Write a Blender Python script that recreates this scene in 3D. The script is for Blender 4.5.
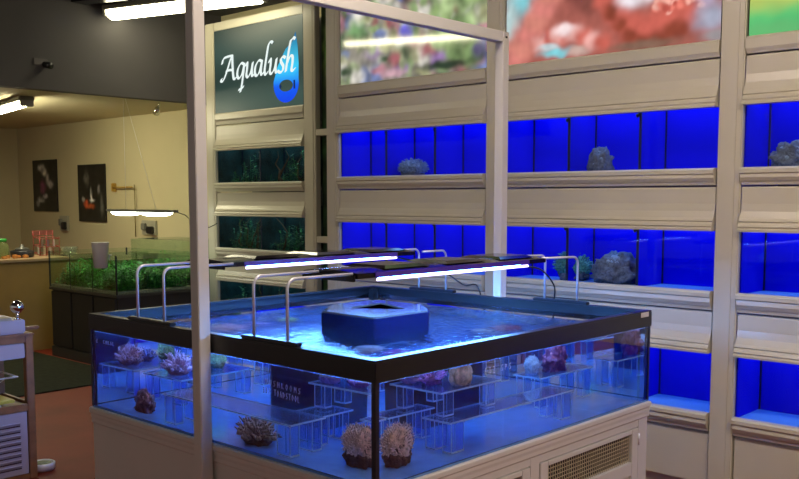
import bpy, bmesh, math, random
import numpy as np
from mathutils import Vector, Matrix, noise
for o in list(bpy.data.objects): bpy.data.objects.remove(o)
scn = bpy.context.scene; COL = scn.collection

# ------------------------------------------------------------------ camera, world, exposure
EYE = 1.55
cam = bpy.data.cameras.new('camera'); co = bpy.data.objects.new('camera', cam); COL.objects.link(co)
pitch = math.atan(86/920.0); yaw = math.atan(855.5/924.0)
co.location = (0, 0, EYE); co.rotation_euler = (math.pi/2 - pitch, 0, yaw)
cam.sensor_width = 36.0; cam.lens = 36.0*920/799.0
cam.shift_y = (285.0-239.5)/799.0; cam.clip_start = 0.05
scn.camera = co
scn.view_settings.view_transform = 'Standard'; scn.view_settings.look = 'None'
scn.view_settings.exposure = 0.0; scn.view_settings.gamma = 1.0; scn.view_settings.use_curve_mapping = False
cy = scn.cycles
cy.max_bounces = 16; cy.transmission_bounces = 16; cy.transparent_max_bounces = 16; cy.glossy_bounces = 6; cy.diffuse_bounces = 3
cy.caustics_reflective = False; cy.caustics_refractive = True; cy.sample_clamp_indirect = 6.0; cy.blur_glossy = 0.5
cy.use_denoising = True
W = bpy.data.worlds.new('world'); scn.world = W; W.use_nodes = True
bg = W.node_tree.nodes['Background']; bg.inputs[0].default_value = (0.60, 0.57, 0.52, 1); bg.inputs[1].default_value = 0.40

def area(name, loc, rot, size, power, color, parent=None):
    l = bpy.data.lights.new(name, 'AREA'); l.shape = 'RECTANGLE'; l.size, l.size_y = size; l.energy = power; l.color = color
    o = bpy.data.objects.new(name, l); o.location = loc; o.rotation_euler = rot; COL.objects.link(o)
    if parent:
        o.parent = parent; o.location = Vector(loc) - parent.location
    return o

LAMP_STRENGTH = 34.0       # ceiling battens
LED_STRENGTH = 82.0         # reef lamps over the big tank
RACK_POWER = 4.2           # lamp in each blue rack tank

# ------------------------------------------------------------------ materials
MATS = {}
def pbr(name, col, rough=.5, metal=0., spec=.5, var=.0, vscale=8., bump=0., bscale=60., emis=None, estr=0., coat=0.):
    if name in MATS: return MATS[name]
    m = bpy.data.materials.new(name); m.use_nodes = True; nt = m.node_tree; b = nt.nodes['Principled BSDF']
    b.inputs['Roughness'].default_value = rough; b.inputs['Metallic'].default_value = metal
    b.inputs['Specular IOR Level'].default_value = spec; b.inputs['Coat Weight'].default_value = coat
    b.inputs['Base Color'].default_value = (*col, 1)
    tc = nt.nodes.new('ShaderNodeTexCoord')
    if var:
        n = nt.nodes.new('ShaderNodeTexNoise'); n.inputs['Scale'].default_value = vscale; n.inputs['Detail'].default_value = 5
        nt.links.new(tc.outputs['Object'], n.inputs['Vector'])
        r = nt.nodes.new('ShaderNodeValToRGB'); e = r.color_ramp.elements
        e[0].position = .3; e[1].position = .7
        e[0].color = (*[c*(1-var) for c in col], 1); e[1].color = (*[min(1, c*(1+var)) for c in col], 1)
        nt.links.new(n.outputs['Fac'], r.inputs['Fac']); nt.links.new(r.outputs['Color'], b.inputs['Base Color'])
    if bump:
        n2 = nt.nodes.new('ShaderNodeTexNoise'); n2.inputs['Scale'].default_value = bscale
        nt.links.new(tc.outputs['Object'], n2.inputs['Vector'])
        bp = nt.nodes.new('ShaderNodeBump'); bp.inputs['Strength'].default_value = bump; bp.inputs['Distance'].default_value = .01
        nt.links.new(n2.outputs['Fac'], bp.inputs['Height']); nt.links.new(bp.outputs['Normal'], b.inputs['Normal'])
    if emis:
        b.inputs['Emission Color'].default_value = (*emis, 1); b.inputs['Emission Strength'].default_value = estr
    MATS[name] = m; return m
def emit(name, col, s):
    if name in MATS: return MATS[name]
    m = bpy.data.materials.new(name); m.use_nodes = True; nt = m.node_tree; nt.nodes.clear()
    e = nt.nodes.new('ShaderNodeEmission'); e.inputs[0].default_value = (*col, 1); e.inputs[1].default_value = s
    o = nt.nodes.new('ShaderNodeOutputMaterial'); nt.links.new(e.outputs[0], o.inputs[0]); MATS[name] = m; return m
def glassm(name, ior, col=(1, 1, 1), rough=0., bump=0., bscale=10.):
    if name in MATS: return MATS[name]
    m = bpy.data.materials.new(name); m.use_nodes = True; nt = m.node_tree; nt.nodes.clear()
    g = nt.nodes.new('ShaderNodeBsdfGlass'); g.inputs['IOR'].default_value = ior; g.inputs['Color'].default_value = (*col, 1)
    g.inputs['Roughness'].default_value = rough
    o = nt.nodes.new('ShaderNodeOutputMaterial'); nt.links.new(g.outputs[0], o.inputs[0])
    if bump:
        tc = nt.nodes.new('ShaderNodeTexCoord'); n = nt.nodes.new('ShaderNodeTexNoise'); n.inputs['Scale'].default_value = bscale; n.inputs['Detail'].default_value = 3
        nt.links.new(tc.outputs['Object'], n.inputs['Vector'])
        bp = nt.nodes.new('ShaderNodeBump'); bp.inputs['Strength'].default_value = bump; bp.inputs['Distance'].default_value = .02
        nt.links.new(n.outputs['Fac'], bp.inputs['Height']); nt.links.new(bp.outputs['Normal'], g.inputs['Normal'])
    MATS[name] = m; return m
def thin(name, tint=(.9, .97, 1), ior=1.45, rough=.02, haze=0., hcol=(.4, .6, 1)):
    """clear sheet: transparent + fresnel gloss, optional milky share"""
    if name in MATS: return MATS[name]
    m = bpy.data.materials.new(name); m.use_nodes = True; nt = m.node_tree; nt.nodes.clear(); N = nt.nodes.new
    t = N('ShaderNodeBsdfTransparent'); t.inputs[0].default_value = (*tint, 1)
    g = N('ShaderNodeBsdfGlossy'); g.inputs['Roughness'].default_value = rough
    lw_ = N('ShaderNodeLayerWeight'); lw_.inputs[0].default_value = .5; f0 = ((ior-1)/(ior+1))**2
    pw = N('ShaderNodeMath'); pw.operation = 'POWER'; pw.inputs[1].default_value = 5; f = N('ShaderNodeMath'); f.operation = 'MULTIPLY_ADD'; f.inputs[1].default_value = 1-f0; f.inputs[2].default_value = f0
    nt.links.new(lw_.outputs['Facing'], pw.inputs[0]); nt.links.new(pw.outputs[0], f.inputs[0])
    mx = N('ShaderNodeMixShader'); o = N('ShaderNodeOutputMaterial')
    nt.links.new(f.outputs[0], mx.inputs[0])
    if haze:
        d = N('ShaderNodeBsdfDiffuse'); d.inputs[0].default_value = (*hcol, 1); m2 = N('ShaderNodeMixShader'); m2.inputs[0].default_value = haze
        nt.links.new(t.outputs[0], m2.inputs[1]); nt.links.new(d.outputs[0], m2.inputs[2]); nt.links.new(m2.outputs[0], mx.inputs[1])
    else: nt.links.new(t.outputs[0], mx.inputs[1])
    nt.links.new(g.outputs[0], mx.inputs[2]); nt.links.new(mx.outputs[0], o.inputs[0]); MATS[name] = m; return m
def picmat(name, emission, gloss=.06):
    if name in MATS: return MATS[name]
    m = bpy.data.materials.new(name); m.use_nodes = True; nt = m.node_tree; b = nt.nodes['Principled BSDF']
    a = nt.nodes.new('ShaderNodeVertexColor'); a.layer_name = 'Col'
    b.inputs['Roughness'].default_value = gloss
    if emission:
        b.inputs['Base Color'].default_value = (0, 0, 0, 1)
        nt.links.new(a.outputs[0], b.inputs['Emission Color']); b.inputs['Emission Strength'].default_value = emission
    else: nt.links.new(a.outputs[0], b.inputs['Base Color'])
    MATS[name] = m; return m

cream = pbr('cream_lacquer', (.58, .54, .43), .3, var=.03, vscale=3)
cream_post = pbr('cream_box_section', (.68, .66, .62), .38, var=.02, vscale=5)
wall_paint = pbr('cream_wall_paint', (.62, .55, .33), .85, var=.04, vscale=1.2, bump=.1, bscale=90)
wall_dark = pbr('dark_ceiling_paint', (.08, .074, .076), .9, var=.12, vscale=.9)
low_ceil = pbr('low_ceiling_paint', (.58, .52, .34), .9, var=.05, vscale=1)
floor_m = pbr('terracotta_vinyl', (.19, .022, .007), .6, spec=.25, var=.18, vscale=2.5, bump=.05, bscale=200)
black_trim = pbr('black_plastic', (.010, .010, .012), .3, var=.1)
black_gloss = pbr('black_gloss_acrylic', (.010, .008, .012), .10, spec=.28)
silicone = pbr('black_silicone', (.012, .013, .02), .4)
chrome = pbr('chrome', (.8, .8, .82), .12, metal=1)
steel = pbr('brushed_steel_tube', (.78, .78, .84), .38, metal=.55)
dark_grey = pbr('dark_grey_laminate', (.026, .022, .015), .6, var=.1)
blue_back = pbr('blue_backdrop', (.0, .0, .62), .9, spec=.1, var=.03, vscale=3)
blue_floor = pbr('pale_blue_tank_floor', (.10, .30, .75), .4)
seam_m = pbr('dark_blue_seam', (.0, .0, .03), .5)
wood = pbr('trolley_wood', (.25, .11, .045), .5, var=.25, vscale=14)
white_pl = pbr('white_laminate', (.42, .37, .45), .45, var=.02)

# ------------------------------------------------------------------ mesh helpers (world coordinates)
class MB:
    def __init__(s): s.bm = bmesh.new()
    def _m(s, verts, faces, mi=0, smooth=False):
        vs = [s.bm.verts.new(v) for v in verts]
        for f in faces:
            try:
                fc = s.bm.faces.new([vs[i] for i in f]); fc.material_index = mi; fc.smooth = smooth
            except ValueError: pass
        return s
    def box(s, x0, x1, y0, y1, z0, z1, mi=0, bev=0.):
        if bev:
            b2 = bmesh.new(); bmesh.ops.create_cube(b2, size=1)
            for v in b2.verts: v.co = Vector((x0+(v.co.x+.5)*(x1-x0), y0+(v.co.y+.5)*(y1-y0), z0+(v.co.z+.5)*(z1-z0)))
            bmesh.ops.bevel(b2, geom=list(b2.edges), offset=bev, segments=2, affect='EDGES', clamp_overlap=True)
            b2.verts.index_update()
            s._m([v.co.copy() for v in b2.verts], [[v.index for v in f.verts] for f in b2.faces], mi); b2.free(); return s
        v = [(x, y, z) for z in (z0, z1) for y in (y0, y1) for x in (x0, x1)]
        return s._m(v, [(0, 2, 3, 1), (4, 5, 7, 6), (0, 1, 5, 4), (2, 6, 7, 3), (0, 4, 6, 2), (1, 3, 7, 5)], mi)
    def xprofile(s, x0, x1, pts, mi=0):
        """closed profile pts (y,z) extruded along X"""
        n = len(pts); v = [(x0, y, z) for y, z in pts]+[(x1, y, z) for y, z in pts]
        f = [(i, (i+1) % n, n+(i+1) % n, n+i) for i in range(n)]+[tuple(range(n-1, -1, -1)), tuple(range(n, 2*n))]
        return s._m(v, f, mi)
    def yprofile(s, y0, y1, pts, mi=0):
        n = len(pts); v = [(x, y0, z) for x, z in pts]+[(x, y1, z) for x, z in pts]
        f = [(i, (i+1) % n, n+(i+1) % n, n+i) for i in range(n)]+[tuple(range(n-1, -1, -1)), tuple(range(n, 2*n))]
        return s._m(v, f, mi)
    def tube(s, path, r, n=8, mi=0, taper=None, cap=True):
        path = [Vector(p) for p in path]; rings = []; prev = None
        for i, p in enumerate(path):
            d = (path[min(i+1, len(path)-1)]-path[max(i-1, 0)])
            if d.length < 1e-9: d = Vector((0, 0, 1))
            d.normalize()
            a = prev if prev is not None and abs(prev.dot(d)) < .95 else (Vector((0, 0, 1)) if abs(d.z) < .9 else Vector((1, 0, 0)))
            u = (a-d*a.dot(d)).normalized(); w = d.cross(u); prev = u
            rr = r if taper is None else r*taper[min(i, len(taper)-1)]
            rings.append([p+(u*math.cos(t)+w*math.sin(t))*rr for t in [2*math.pi*k/n for k in range(n)]])
        v = [q for ring in rings for q in ring]; f = []
        for i in range(len(rings)-1):
            for k in range(n): f.append((i*n+k, i*n+(k+1) % n, (i+1)*n+(k+1) % n, (i+1)*n+k))
        if cap: f.append(tuple(range(n-1, -1, -1))); f.append(tuple((len(rings)-1)*n+k for k in range(n)))
        return s._m(v, f, mi, True)
    def lathe(s, c, prof, n=24, mi=0, axis='z'):
        v = []; f = []
        for r, h in prof:
            for k in range(n):
                t = 2*math.pi*k/n
                if axis == 'z': v.append((c[0]+r*math.cos(t), c[1]+r*math.sin(t), c[2]+h))
                else: v.append((c[0]+h, c[1]+r*math.cos(t), c[2]+r*math.sin(t)))
        for i in range(len(prof)-1):
            for k in range(n): f.append((i*n+k, i*n+(k+1) % n, (i+1)*n+(k+1) % n, (i+1)*n+k))
        if prof[0][0] > 1e-6: f.append(tuple(range(n-1, -1, -1)))
        if prof[-1][0] > 1e-6: f.append(tuple((len(prof)-1)*n+k for k in range(n)))
        return s._m(v, f, mi, True)
    def leaf(s, p, d, up, L, w, mi=0):
        p = Vector(p); d = Vector(d).normalized(); sd = d.cross(Vector(up))
        if sd.length < 1e-4: sd = Vector((1, 0, 0))
        sd.normalize(); q = []
        for t, ww in ((0, .15), (.35, 1), (.7, .75), (1, .02)):
            c = p+d*L*t-Vector((0, 0, 1))*L*.25*t*t
            q += [c-sd*w*ww*.5, c+sd*w*ww*.5]
        return s._m(q, [(0, 1, 3, 2), (2, 3, 5, 4), (4, 5, 7, 6)], mi, True)

def obj(name, mb, mats, parent=None, origin=None, label=None):
    me = bpy.data.meshes.new(name)
    bm = mb.bm if isinstance(mb, MB) else mb
    org = Vector((0, 0, 0)); p = parent
    while p is not None: org += p.location; p = p.parent
    if parent is None:
        xs = [v.co for v in bm.verts]
        if origin is None:
            origin = Vector((sum(c.x for c in xs)/len(xs), sum(c.y for c in xs)/len(xs), min(c.z for c in xs)))
        org = Vector(origin)
    bmesh.ops.recalc_face_normals(bm, faces=list(bm.faces))
    for v in bm.verts: v.co -= org
    bm.to_mesh(me); bm.free()
    for m in (mats if isinstance(mats, (list, tuple)) else [mats]): me.materials.append(m)
    o = bpy.data.objects.new(name, me); COL.objects.link(o)
    if parent is None: o.location = org
    else: o.parent = parent
    if label: o['label'] = label
    return o
def tag(o, label, cat, group=None, kind=None):
    o['label'] = label; o['category'] = cat
    if group: o['group'] = group
    if kind: o['kind'] = kind
    return o
def thing(name, label, cat, loc, group=None):
    o = bpy.data.objects.new(name, None); o.location = loc; o.empty_display_size = .1; COL.objects.link(o)
    return tag(o, label, cat, group)
def struct(name, mb, m, label=None):
    o = obj(name, mb, m); o['kind'] = 'structure'
    o['label'] = label or name.replace('_', ' '); o['category'] = name.split('_')[0]
    return o

# ------------------------------------------------------------------ the room
XB = -8.05; LOWZ = 2.53; HIZ = 3.45; YB = 5.95; XL = -12.85
struct('floor', MB().box(XL, 3, -3, YB+.1, -.08, 0), floor_m, 'terracotta red vinyl floor')
struct('wall_back', MB().box(XL-.1, 3, YB, YB+.12, 0, HIZ), wall_paint, 'cream painted wall behind the racks and the pictures')
struct('wall_left', MB().box(XL-.12, XL, -3, YB, 0, LOWZ), wall_paint, 'cream wall at the far left end')
cl = MB().box(XB, 3, -3, YB+.1, HIZ, HIZ+.1)
struct('ceiling', cl, wall_dark, 'high dark ceiling')
struct('ceiling_low', MB().box(XL-.12, XB-.12, -3, YB, LOWZ, LOWZ+.1), low_ceil, 'lower cream ceiling over the counter')
struct('trim_bulkhead', MB().box(XB-.12, XB, -3, YB, LOWZ, HIZ), wall_dark, 'dark grey bulkhead face where the ceiling steps down')

# ------------------------------------------------------------------ ceiling lamps
lampcol = (1.0, .93, .62); warmcol = (1.0, .83, .70)
def batten(label, a, b, z, drop, col=lampcol, strength=LAMP_STRENGTH, w=.12, group='fluorescent battens on the ceiling'):
    a = Vector((*a, z)); b = Vector((*b, z)); d = (b-a); L = d.length; ang = math.atan2(d.y, d.x)
    t = thing('fluorescent_light', label, 'ceiling light', (*((a+b)/2).xy, z), group)
    def part(name, mb, m):
        o = obj(name, mb, m, None, (0, 0, 0)); o.parent = t; o.location = (0, 0, 0); return o
    part('housing', MB().box(-L/2, L/2, -w*.6, w*.6, .03, .075, bev=.008), pbr('lamp_housing_grey', (.16, .15, .11), .5))
    prof = [(w*.5*math.cos(q), .03+w*.42*math.sin(q)) for q in [-math.pi*k/10 for k in range(11)]]
    n = len(prof); v = [(-L/2+.03, y, zz) for y, zz in prof]+[(L/2-.03, y, zz) for y, zz in prof]
    m_ = MB(); m_._m(v, [(i, i+1, n+i+1, n+i) for i in range(n-1)]+[tuple(range(n)), tuple(range(2*n-1, n-1, -1)), (n-1, 0, n, 2*n-1)], 0, False)
    part('diffuser', m_, emit('lamp_glow_%.2f_%.1f' % (col[2], strength), col, strength))
    for s in (-1, 1):
        part('end_cap', MB().box(min(s*(L/2-.03), s*(L/2+.01)), max(s*(L/2-.03), s*(L/2+.01)), -w*.52, w*.52, -.022, .04, bev=.01), pbr('lamp_cap', (.3, .29, .24), .4))
        if drop > .09:
            part('suspension_bracket', MB().box(s*L*.3-.02, s*L*.3+.02, -.02, .02, .075, drop), pbr('lamp_bracket', (.2, .19, .16), .5))
    t.rotation_euler = (0, 0, ang); return t
batten('short lit batten on the low cream ceiling at far left', (-10.1, 4.37), (-8.64, 4.11), 2.45, LOWZ-2.45, lampcol, LAMP_STRENGTH*1.9)
batten('long lit batten hung above the planted tanks beside the sign rack', (-8.0, 4.64), (-6.36, 5.13), 3.27, HIZ-3.27, lampcol, LAMP_STRENGTH*.42, w=.19)
batten('lit batten reflected in the reef picture, above the tank aisle', (-7.62, 1.80), (-6.08, 1.16), 3.27, HIZ-3.27)
batten('unseen warm batten added over the aisle to light the right rack bays', (-2.9, 2.3), (-1.4, 2.3), 3.3, HIZ-3.3, warmcol, LAMP_STRENGTH*1.3, .22)  # out-of-view lamp added for the pinkish light on the rack fronts
batten('unseen warm batten added at the right end to brighten the last rack bay', (.1, 2.6), (1.6, 2.6), 3.3, HIZ-3.3, warmcol, LAMP_STRENGTH*2.0, .25)  # second added lamp, also out of view, for the rightmost bay

# ------------------------------------------------------------------ painted/back-lit pictures
def pic(name, x0, x1, z0, z1, y, fn, nx, nz, mat, parent, thick=.02):
    bm = bmesh.new(); cl = bm.loops.layers.float_color.new('Col'); g = []
    for j in range(nz+1):
        g.append([bm.verts.new((x0+(x1-x0)*i/nx, y, z0+(z1-z0)*j/nz)) for i in range(nx+1)])
    for j in range(nz):
        for i in range(nx):
            f = bm.faces.new([g[j][i], g[j][i+1], g[j+1][i+1], g[j+1][i]])
            for l in f.loops:
                u = (l.vert.co.x-x0); v = (l.vert.co.z-z0); c = fn(u, v)
                l[cl] = (max(0, min(1, c[0])), max(0, min(1, c[1])), max(0, min(1, c[2])), 1)
    # solid sheet behind
    e = [bm.verts.new((x, y+thick, z)) for x, z in ((x0, z0), (x1, z0), (x1, z1), (x0, z1))]
    fr = bm.faces.new(e)
    for a, b, c, d in ((g[0][0], g[0][nx], e[1], e[0]), (g[nz][nx], g[nz][0], e[3], e[2])): bm.faces.new((a, b, c, d))
    for a, b, c, d in ((g[0][0], g[nz][0], e[3], e[0]), (g[0][nx], g[nz][nx], e[2], e[1])): bm.faces.new((a, b, c, d))
    bm.faces.ensure_lookup_table()
    for f in list(bm.faces)[nx*nz:]:
        for l in f.loops: l[cl] = (.02, .02, .02, 1)
    return obj(name, bm, mat, parent)
def blobs(base, L, nz=.15, ns=9., seed=0, srgb=False):
    if srgb:
        g_ = lambda c: tuple(q**2.2 for q in c)
        base = g_(base); L = [(*l[:4], g_(l[4])) for l in L]
    def fn(u, v):
        w = 1.0; c = list(base)
        n = noise.noise(Vector((u*ns, v*ns, seed)))+.5*noise.noise(Vector((u*ns*2.3, v*ns*2.3, seed+5)))
        uu = u+.02*noise.noise(Vector((u*14, v*14, 3+seed))); vv = v+.02*noise.noise(Vector((u*14, v*14, 9+seed)))
        for (bu, bv, ru, rv, col) in L:
            d = ((uu-bu)/ru)**2+((vv-bv)/rv)**2
            if d < 4:
                a = math.exp(-d**1.6)
                for k in range(3): c[k] = c[k]*(1-a)+col[k]*a
        k_ = 1+nz*n*2
        return [q*k_ for q in c]
    return fn
rnd = random.Random(4)
pal = [(.68, .48, .52), (.80, .78, .74), (.52, .60, .42), (.42, .48, .66), (.60, .36, .38), (.86, .84, .80), (.60, .64, .50), (.28, .34, .26), (.58, .46, .66), (.66, .66, .50)]
L1 = [(rnd.uniform(0, 1.31), rnd.uniform(0, .8), rnd.uniform(.03, .09), rnd.uniform(.03, .08), rnd.choice(pal)) for _ in range(230)]
L1 += [(rnd.uniform(.85, 1.25), rnd.uniform(.02, .8), rnd.uniform(.05, .1), rnd.uniform(.05, .09), rnd.choice([(.55, .64, .42), (.62, .70, .50), (.45, .54, .36)])) for _ in range(40)]
L1 += [(.95, .05, .2, .03, (.2, .25, .2)), (.5, .04, .12, .03, (.75, .6, .64)), (1.22, .12, .05, .06, (.35, .33, .45)), (.62, .3, .06, .05, (.40, .38, .78)), (.15, .35, .1, .08, (.45, .6, .4))]
pic1 = blobs((.52, .50, .46), L1, .32, 9, 1, True)
P = (.80, .40, .35); PW = (.94, .70, .67); CY = (.50, .80, .84); BR = (.34, .17, .15)
L2 = [(.10, .40, .12, .14, CY), (.03, .25, .05, .12, (.72, .82, .82))]
L2 += [(.06+.05*i, .03+.07*i, .09, .07, (.84, .50+.03*(i % 2), .47)) for i in range(7)]
L2 += [(.55, .42, .16, .15, (.36, .20, .20)), (.62, .28, .10, .06, (.50, .30, .27))]
L2 += [(.26+.055*i, .10+.045*math.sin(i*.6), .06, .05, P if i % 2 else PW) for i in range(8)]
L2 += [(.40, .16, .06, .035, (.99, .90, .90)), (.35, .04, .10, .03, CY), (.30, .075, .07, .02, (.78, .84, .86)), (.50, .03, .07, .03, (.78, .66, .62))]
L2 += [(.66+.06*i, .30-.20*math.sin(min(1, i/6)*math.pi*.75), .07, .075, P) for i in range(9)]
L2 += [(.70+.06*i, .20-.20*math.sin(min(1, i/6)*math.pi*.75)+.02, .05, .05, (.56, .28, .22)) for i in range(8)]
L2 += [(.82+.06*i, .30+.01*i, .09, .07, (.95, .92, .95)) for i in range(6)]
L2 += [(1.08+rnd.uniform(-.12, .14), .27+rnd.uniform(-.1, .12), .018, .015, rnd.choice([(.92, .50, .44), (.95, .68, .62), (.72, .34, .30)])) for _ in range(90)]
L2 += [(1.28, .12, .1, .08, (.66, .67, .75)), (1.25, .25, .06, .07, (.72, .68, .80)), (1.30, .02, .08, .03, (.6, .57, .58)), (.9, .02, .2, .03, (.52, .40, .34))]
L2 += [(rnd.uniform(0, 1.34), rnd.uniform(.45, .9), rnd.uniform(.06, .14), rnd.uniform(.05, .1), rnd.choice([P, PW, BR, CY, (.9, .85, .85)])) for _ in range(60)]
pic2 = blobs((.66, .38, .34), L2, .09, 12, 2, True)
L3 = [(.2, .03, .9, .10, (.32, .76, .46)), (.1, .02, .3, .05, (.40, .72, .45)), (.25, .30, .4, .05, (.74, .78, .30)), (.15, .36, .12, .05, (.58, .52, .26)), (.7, .42, .7, .1, (.84, .84, .5))]
pic3 = blobs((.72, .78, .40), L3, .06, 6, 3, True)

# ------------------------------------------------------------------ display racks along the back
TIERS = [(1.707, 2.012), (1.079, 1.387), (.442, .757)]      # glass bottom, hood bottom
SEAM = [2.257, 1.616, .976]
def rack_bay(x0, x1, pl, pr, Y, label, top, picbot=2.345, left_pillar=True, right_pillar=False, depth=.5, pdepth=None):
    """x0..x1 opening between pillars; Y front plane"""
    t = thing('aquarium_rack', label, 'rack', ((x0+x1)/2, Y, 0), 'aquarium display rack bays')
    for flag, (a, b) in ((left_pillar, pl), (right_pillar, pr)):
        if flag:
            m = MB().box(a, b, Y-.014, Y+(pdepth or depth), 0, top, bev=.006)
            m.box(a+.03, b-.03, Y-.018, Y-.014, .02, top-.02, bev=.001)
            obj('pillar', m, cream, t)
    g = .006
    for (gb, hb), sm in zip(TIERS, SEAM):
        h = sm-.004-hb
        pts = [(Y+.006, sm-.004), (Y+.002, sm-.004), (Y-.004, sm-.012), (Y-.004, hb+h*.62), (Y-.010, hb+h*.45), (Y-.024, hb+h*.30), (Y-.036, hb+.052),
               (Y-.030, hb+.046), (Y-.040, hb+.038), (Y-.046, hb+.026), (Y-.040, hb+.018), (Y-.048, hb+.010), (Y-.046, hb), (Y+.006, hb)]
        obj('fascia_panel', MB().xprofile(x0+g, x1-g, pts), cream, t)
        sb = {2.257: 1.616, 1.616: .976, .976: .342}[sm]
        h = gb-sb
        pts = [(Y+.006, gb), (Y-.030, gb), (Y-.042, gb-.010), (Y-.042, gb-.028), (Y-.034, gb-.034), (Y-.036, gb-h*.55), (Y-.026, gb-h*.72), (Y-.018, gb-h*.8), (Y-.012, sb+.004), (Y+.006, sb+.004)]
        obj('sill', MB().xprofile(x0+g, x1-g, pts), cream, t)
    pts = [(Y+.03, picbot), (Y-.012, picbot), (Y-.020, picbot-.012), (Y-.020, picbot-.06), (Y-.010, picbot-.075), (Y-.006, 2.261), (Y+.03, 2.261)]
    obj('header_rail', MB().xprofile(x0+g, x1-g, pts), cream, t)
    obj('base_panel', MB().box(x0+g, x1-g, Y+.005, Y+.03, .06, .338, bev=.003).box(x0+g, x1-g, Y+.04, Y+.06, 0, .06), cream, t)
    m = MB().box(x0+.0, x1, Y+depth-.02, Y+depth, .02, top-.02)
    for (gb, hb), sm in zip(TIERS, SEAM): m.box(x0+.002, x1-.002, Y+.031, Y+depth-.021, gb-.075, gb-.045)
    m.box(x0+.002, x1-.002, Y+.031, Y+depth-.021, 2.2, 2.24)
    obj('carcass', m, pbr('carcass_board', (.25, .24, .22), .7), t)
    return t
def rack_tank(x0, x1, Y, k, label, blue=True, power=1.0, ndiv=2, d=.30):
    gb, hb = TIERS[k]; z0 = gb-.02; z1 = hb+.10
    t = thing('display_aquarium', label, 'aquarium', ((x0+x1)/2, Y+.04, z0), 'aquariums in the racks')
    a, b = x0+.002, x1-.002; y0, y1 = Y+.014, Y+.014+d
    bm_ = blue_back if blue else pbr('dark_teal_backdrop', (.012, .045, .05), .5, var=.9, vscale=7)
    obj('backdrop', MB().box(a, b, y1-.01, y1, z0, z1), bm_, t)
    obj('side_panel', MB().box(a, a+.008, y0+.0005, y1-.011, z0+.011, z1), bm_, t)
    obj('corner_seam', MB().box(a+.009, a+.017, y1-.016, y1-.0105, z0+.011, z1), seam_m, t)
    obj('side_panel', MB().box(b-.008, b, y0+.0005, y1-.011, z0+.011, z1), bm_, t)
    obj('tank_floor', MB().box(a, b, y0+.01, y1-.011, z0, z0+.01), blue_floor if blue else pbr('dark_gravel', (.03, .03, .025), .8, var=.6, vscale=90), t)
    for i in range(ndiv):
        x = x0+(x1-x0)*(i+1)/(ndiv+1)
        m = MB().box(x-.004, x+.004, y0+.012, y1-.011, z0+.011, z1, 0)
        m.box(x-.006, x+.006, y0+.002, y0+.0115, z0+.011, z1, 1)
        m.box(x+.0045, x+.012, y1-.016, y1-.0105, z0+.011, z1, 1)
        obj('divider', m, [bm_, seam_m], t)
        if blue: obj('outlet_pipe', MB().tube([(x-.03, y0+.05, hb+.05), (x-.03, y0+.05, hb-.004), (x-.045, y0+.04, hb-.012)], .012, 10), black_trim, t)
    obj('glass_front', MB().box(a, b, y0-.006, y0, z0, z1), thin('rack_glass', (.96, .98, 1), 1.22), t)
    area('tank_lamp', ((a+b)/2, (y0+y1)/2, z1-.005), (0, 0, 0), ((b-a)*.96, d*.7), RACK_POWER*power, (.20, .45, 1.0) if blue else (.45, .9, 1.0), t)
    return t
bays = [(-4.791, -3.481, (-4.917, -4.791), (-3.481, -3.355)), (-3.355, -2.010, (-3.481, -3.355), (-2.010, -1.886)), (-1.886, -.53, (-2.010, -1.886), (-.53, -.405))]
YR = 4.55; RTOP = 3.30
bn = ['leftmost blue bay, beside the sign rack', 'middle blue bay under the red coral picture', 'right blue bay under the green picture']
tn = ['top', 'middle', 'bottom']
for i, (x0, x1, pl, pr) in enumerate(bays):
    t = rack_bay(x0, x1, pl, pr, YR, 'cream aquarium rack, '+bn[i], RTOP, right_pillar=(i == 2))
    obj('top_rail', MB().box(x0+.004, x1-.004, YR-.01, YR+.03, 3.2, RTOP, bev=.004), cream, t)
    fn, nx, nz = [(pic1, 170, 110), (pic2, 200, 120), (pic3, 80, 60)][i]
    pic('lit_picture', x0+.01, x1-.01, 2.347, 3.198, YR+.004, fn, nx, nz, picmat('backlit_picture', 1.0), t)
    for k in range(3):
        rack_tank(x0, x1, YR, k, 'blue-backed aquarium in the %s tier of the %s' % (tn[k], ['leftmost blue bay', 'middle blue bay', 'right blue bay'][i]))
# sign rack, set further back
YS = 5.42; sx0, sx1 = -7.445, -6.149
t = rack_bay(sx0, sx1, (-7.584, -7.445), (-6.149, -5.993), YS, 'cream aquarium rack with the shop sign above dark planted tanks', 3.23, 2.371, True, True, .45, .045)
obj('top_rail', MB().box(sx0+.004, sx1-.004, YS-.01, YS+.03, 3.152, 3.23, bev=.004), cream, t)
for k in range(3):
    rack_tank(sx0, sx1, YS, k, 'dark planted aquarium in the %s tier under the shop sign' % tn[k], False, .28, 1, .3)

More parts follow.
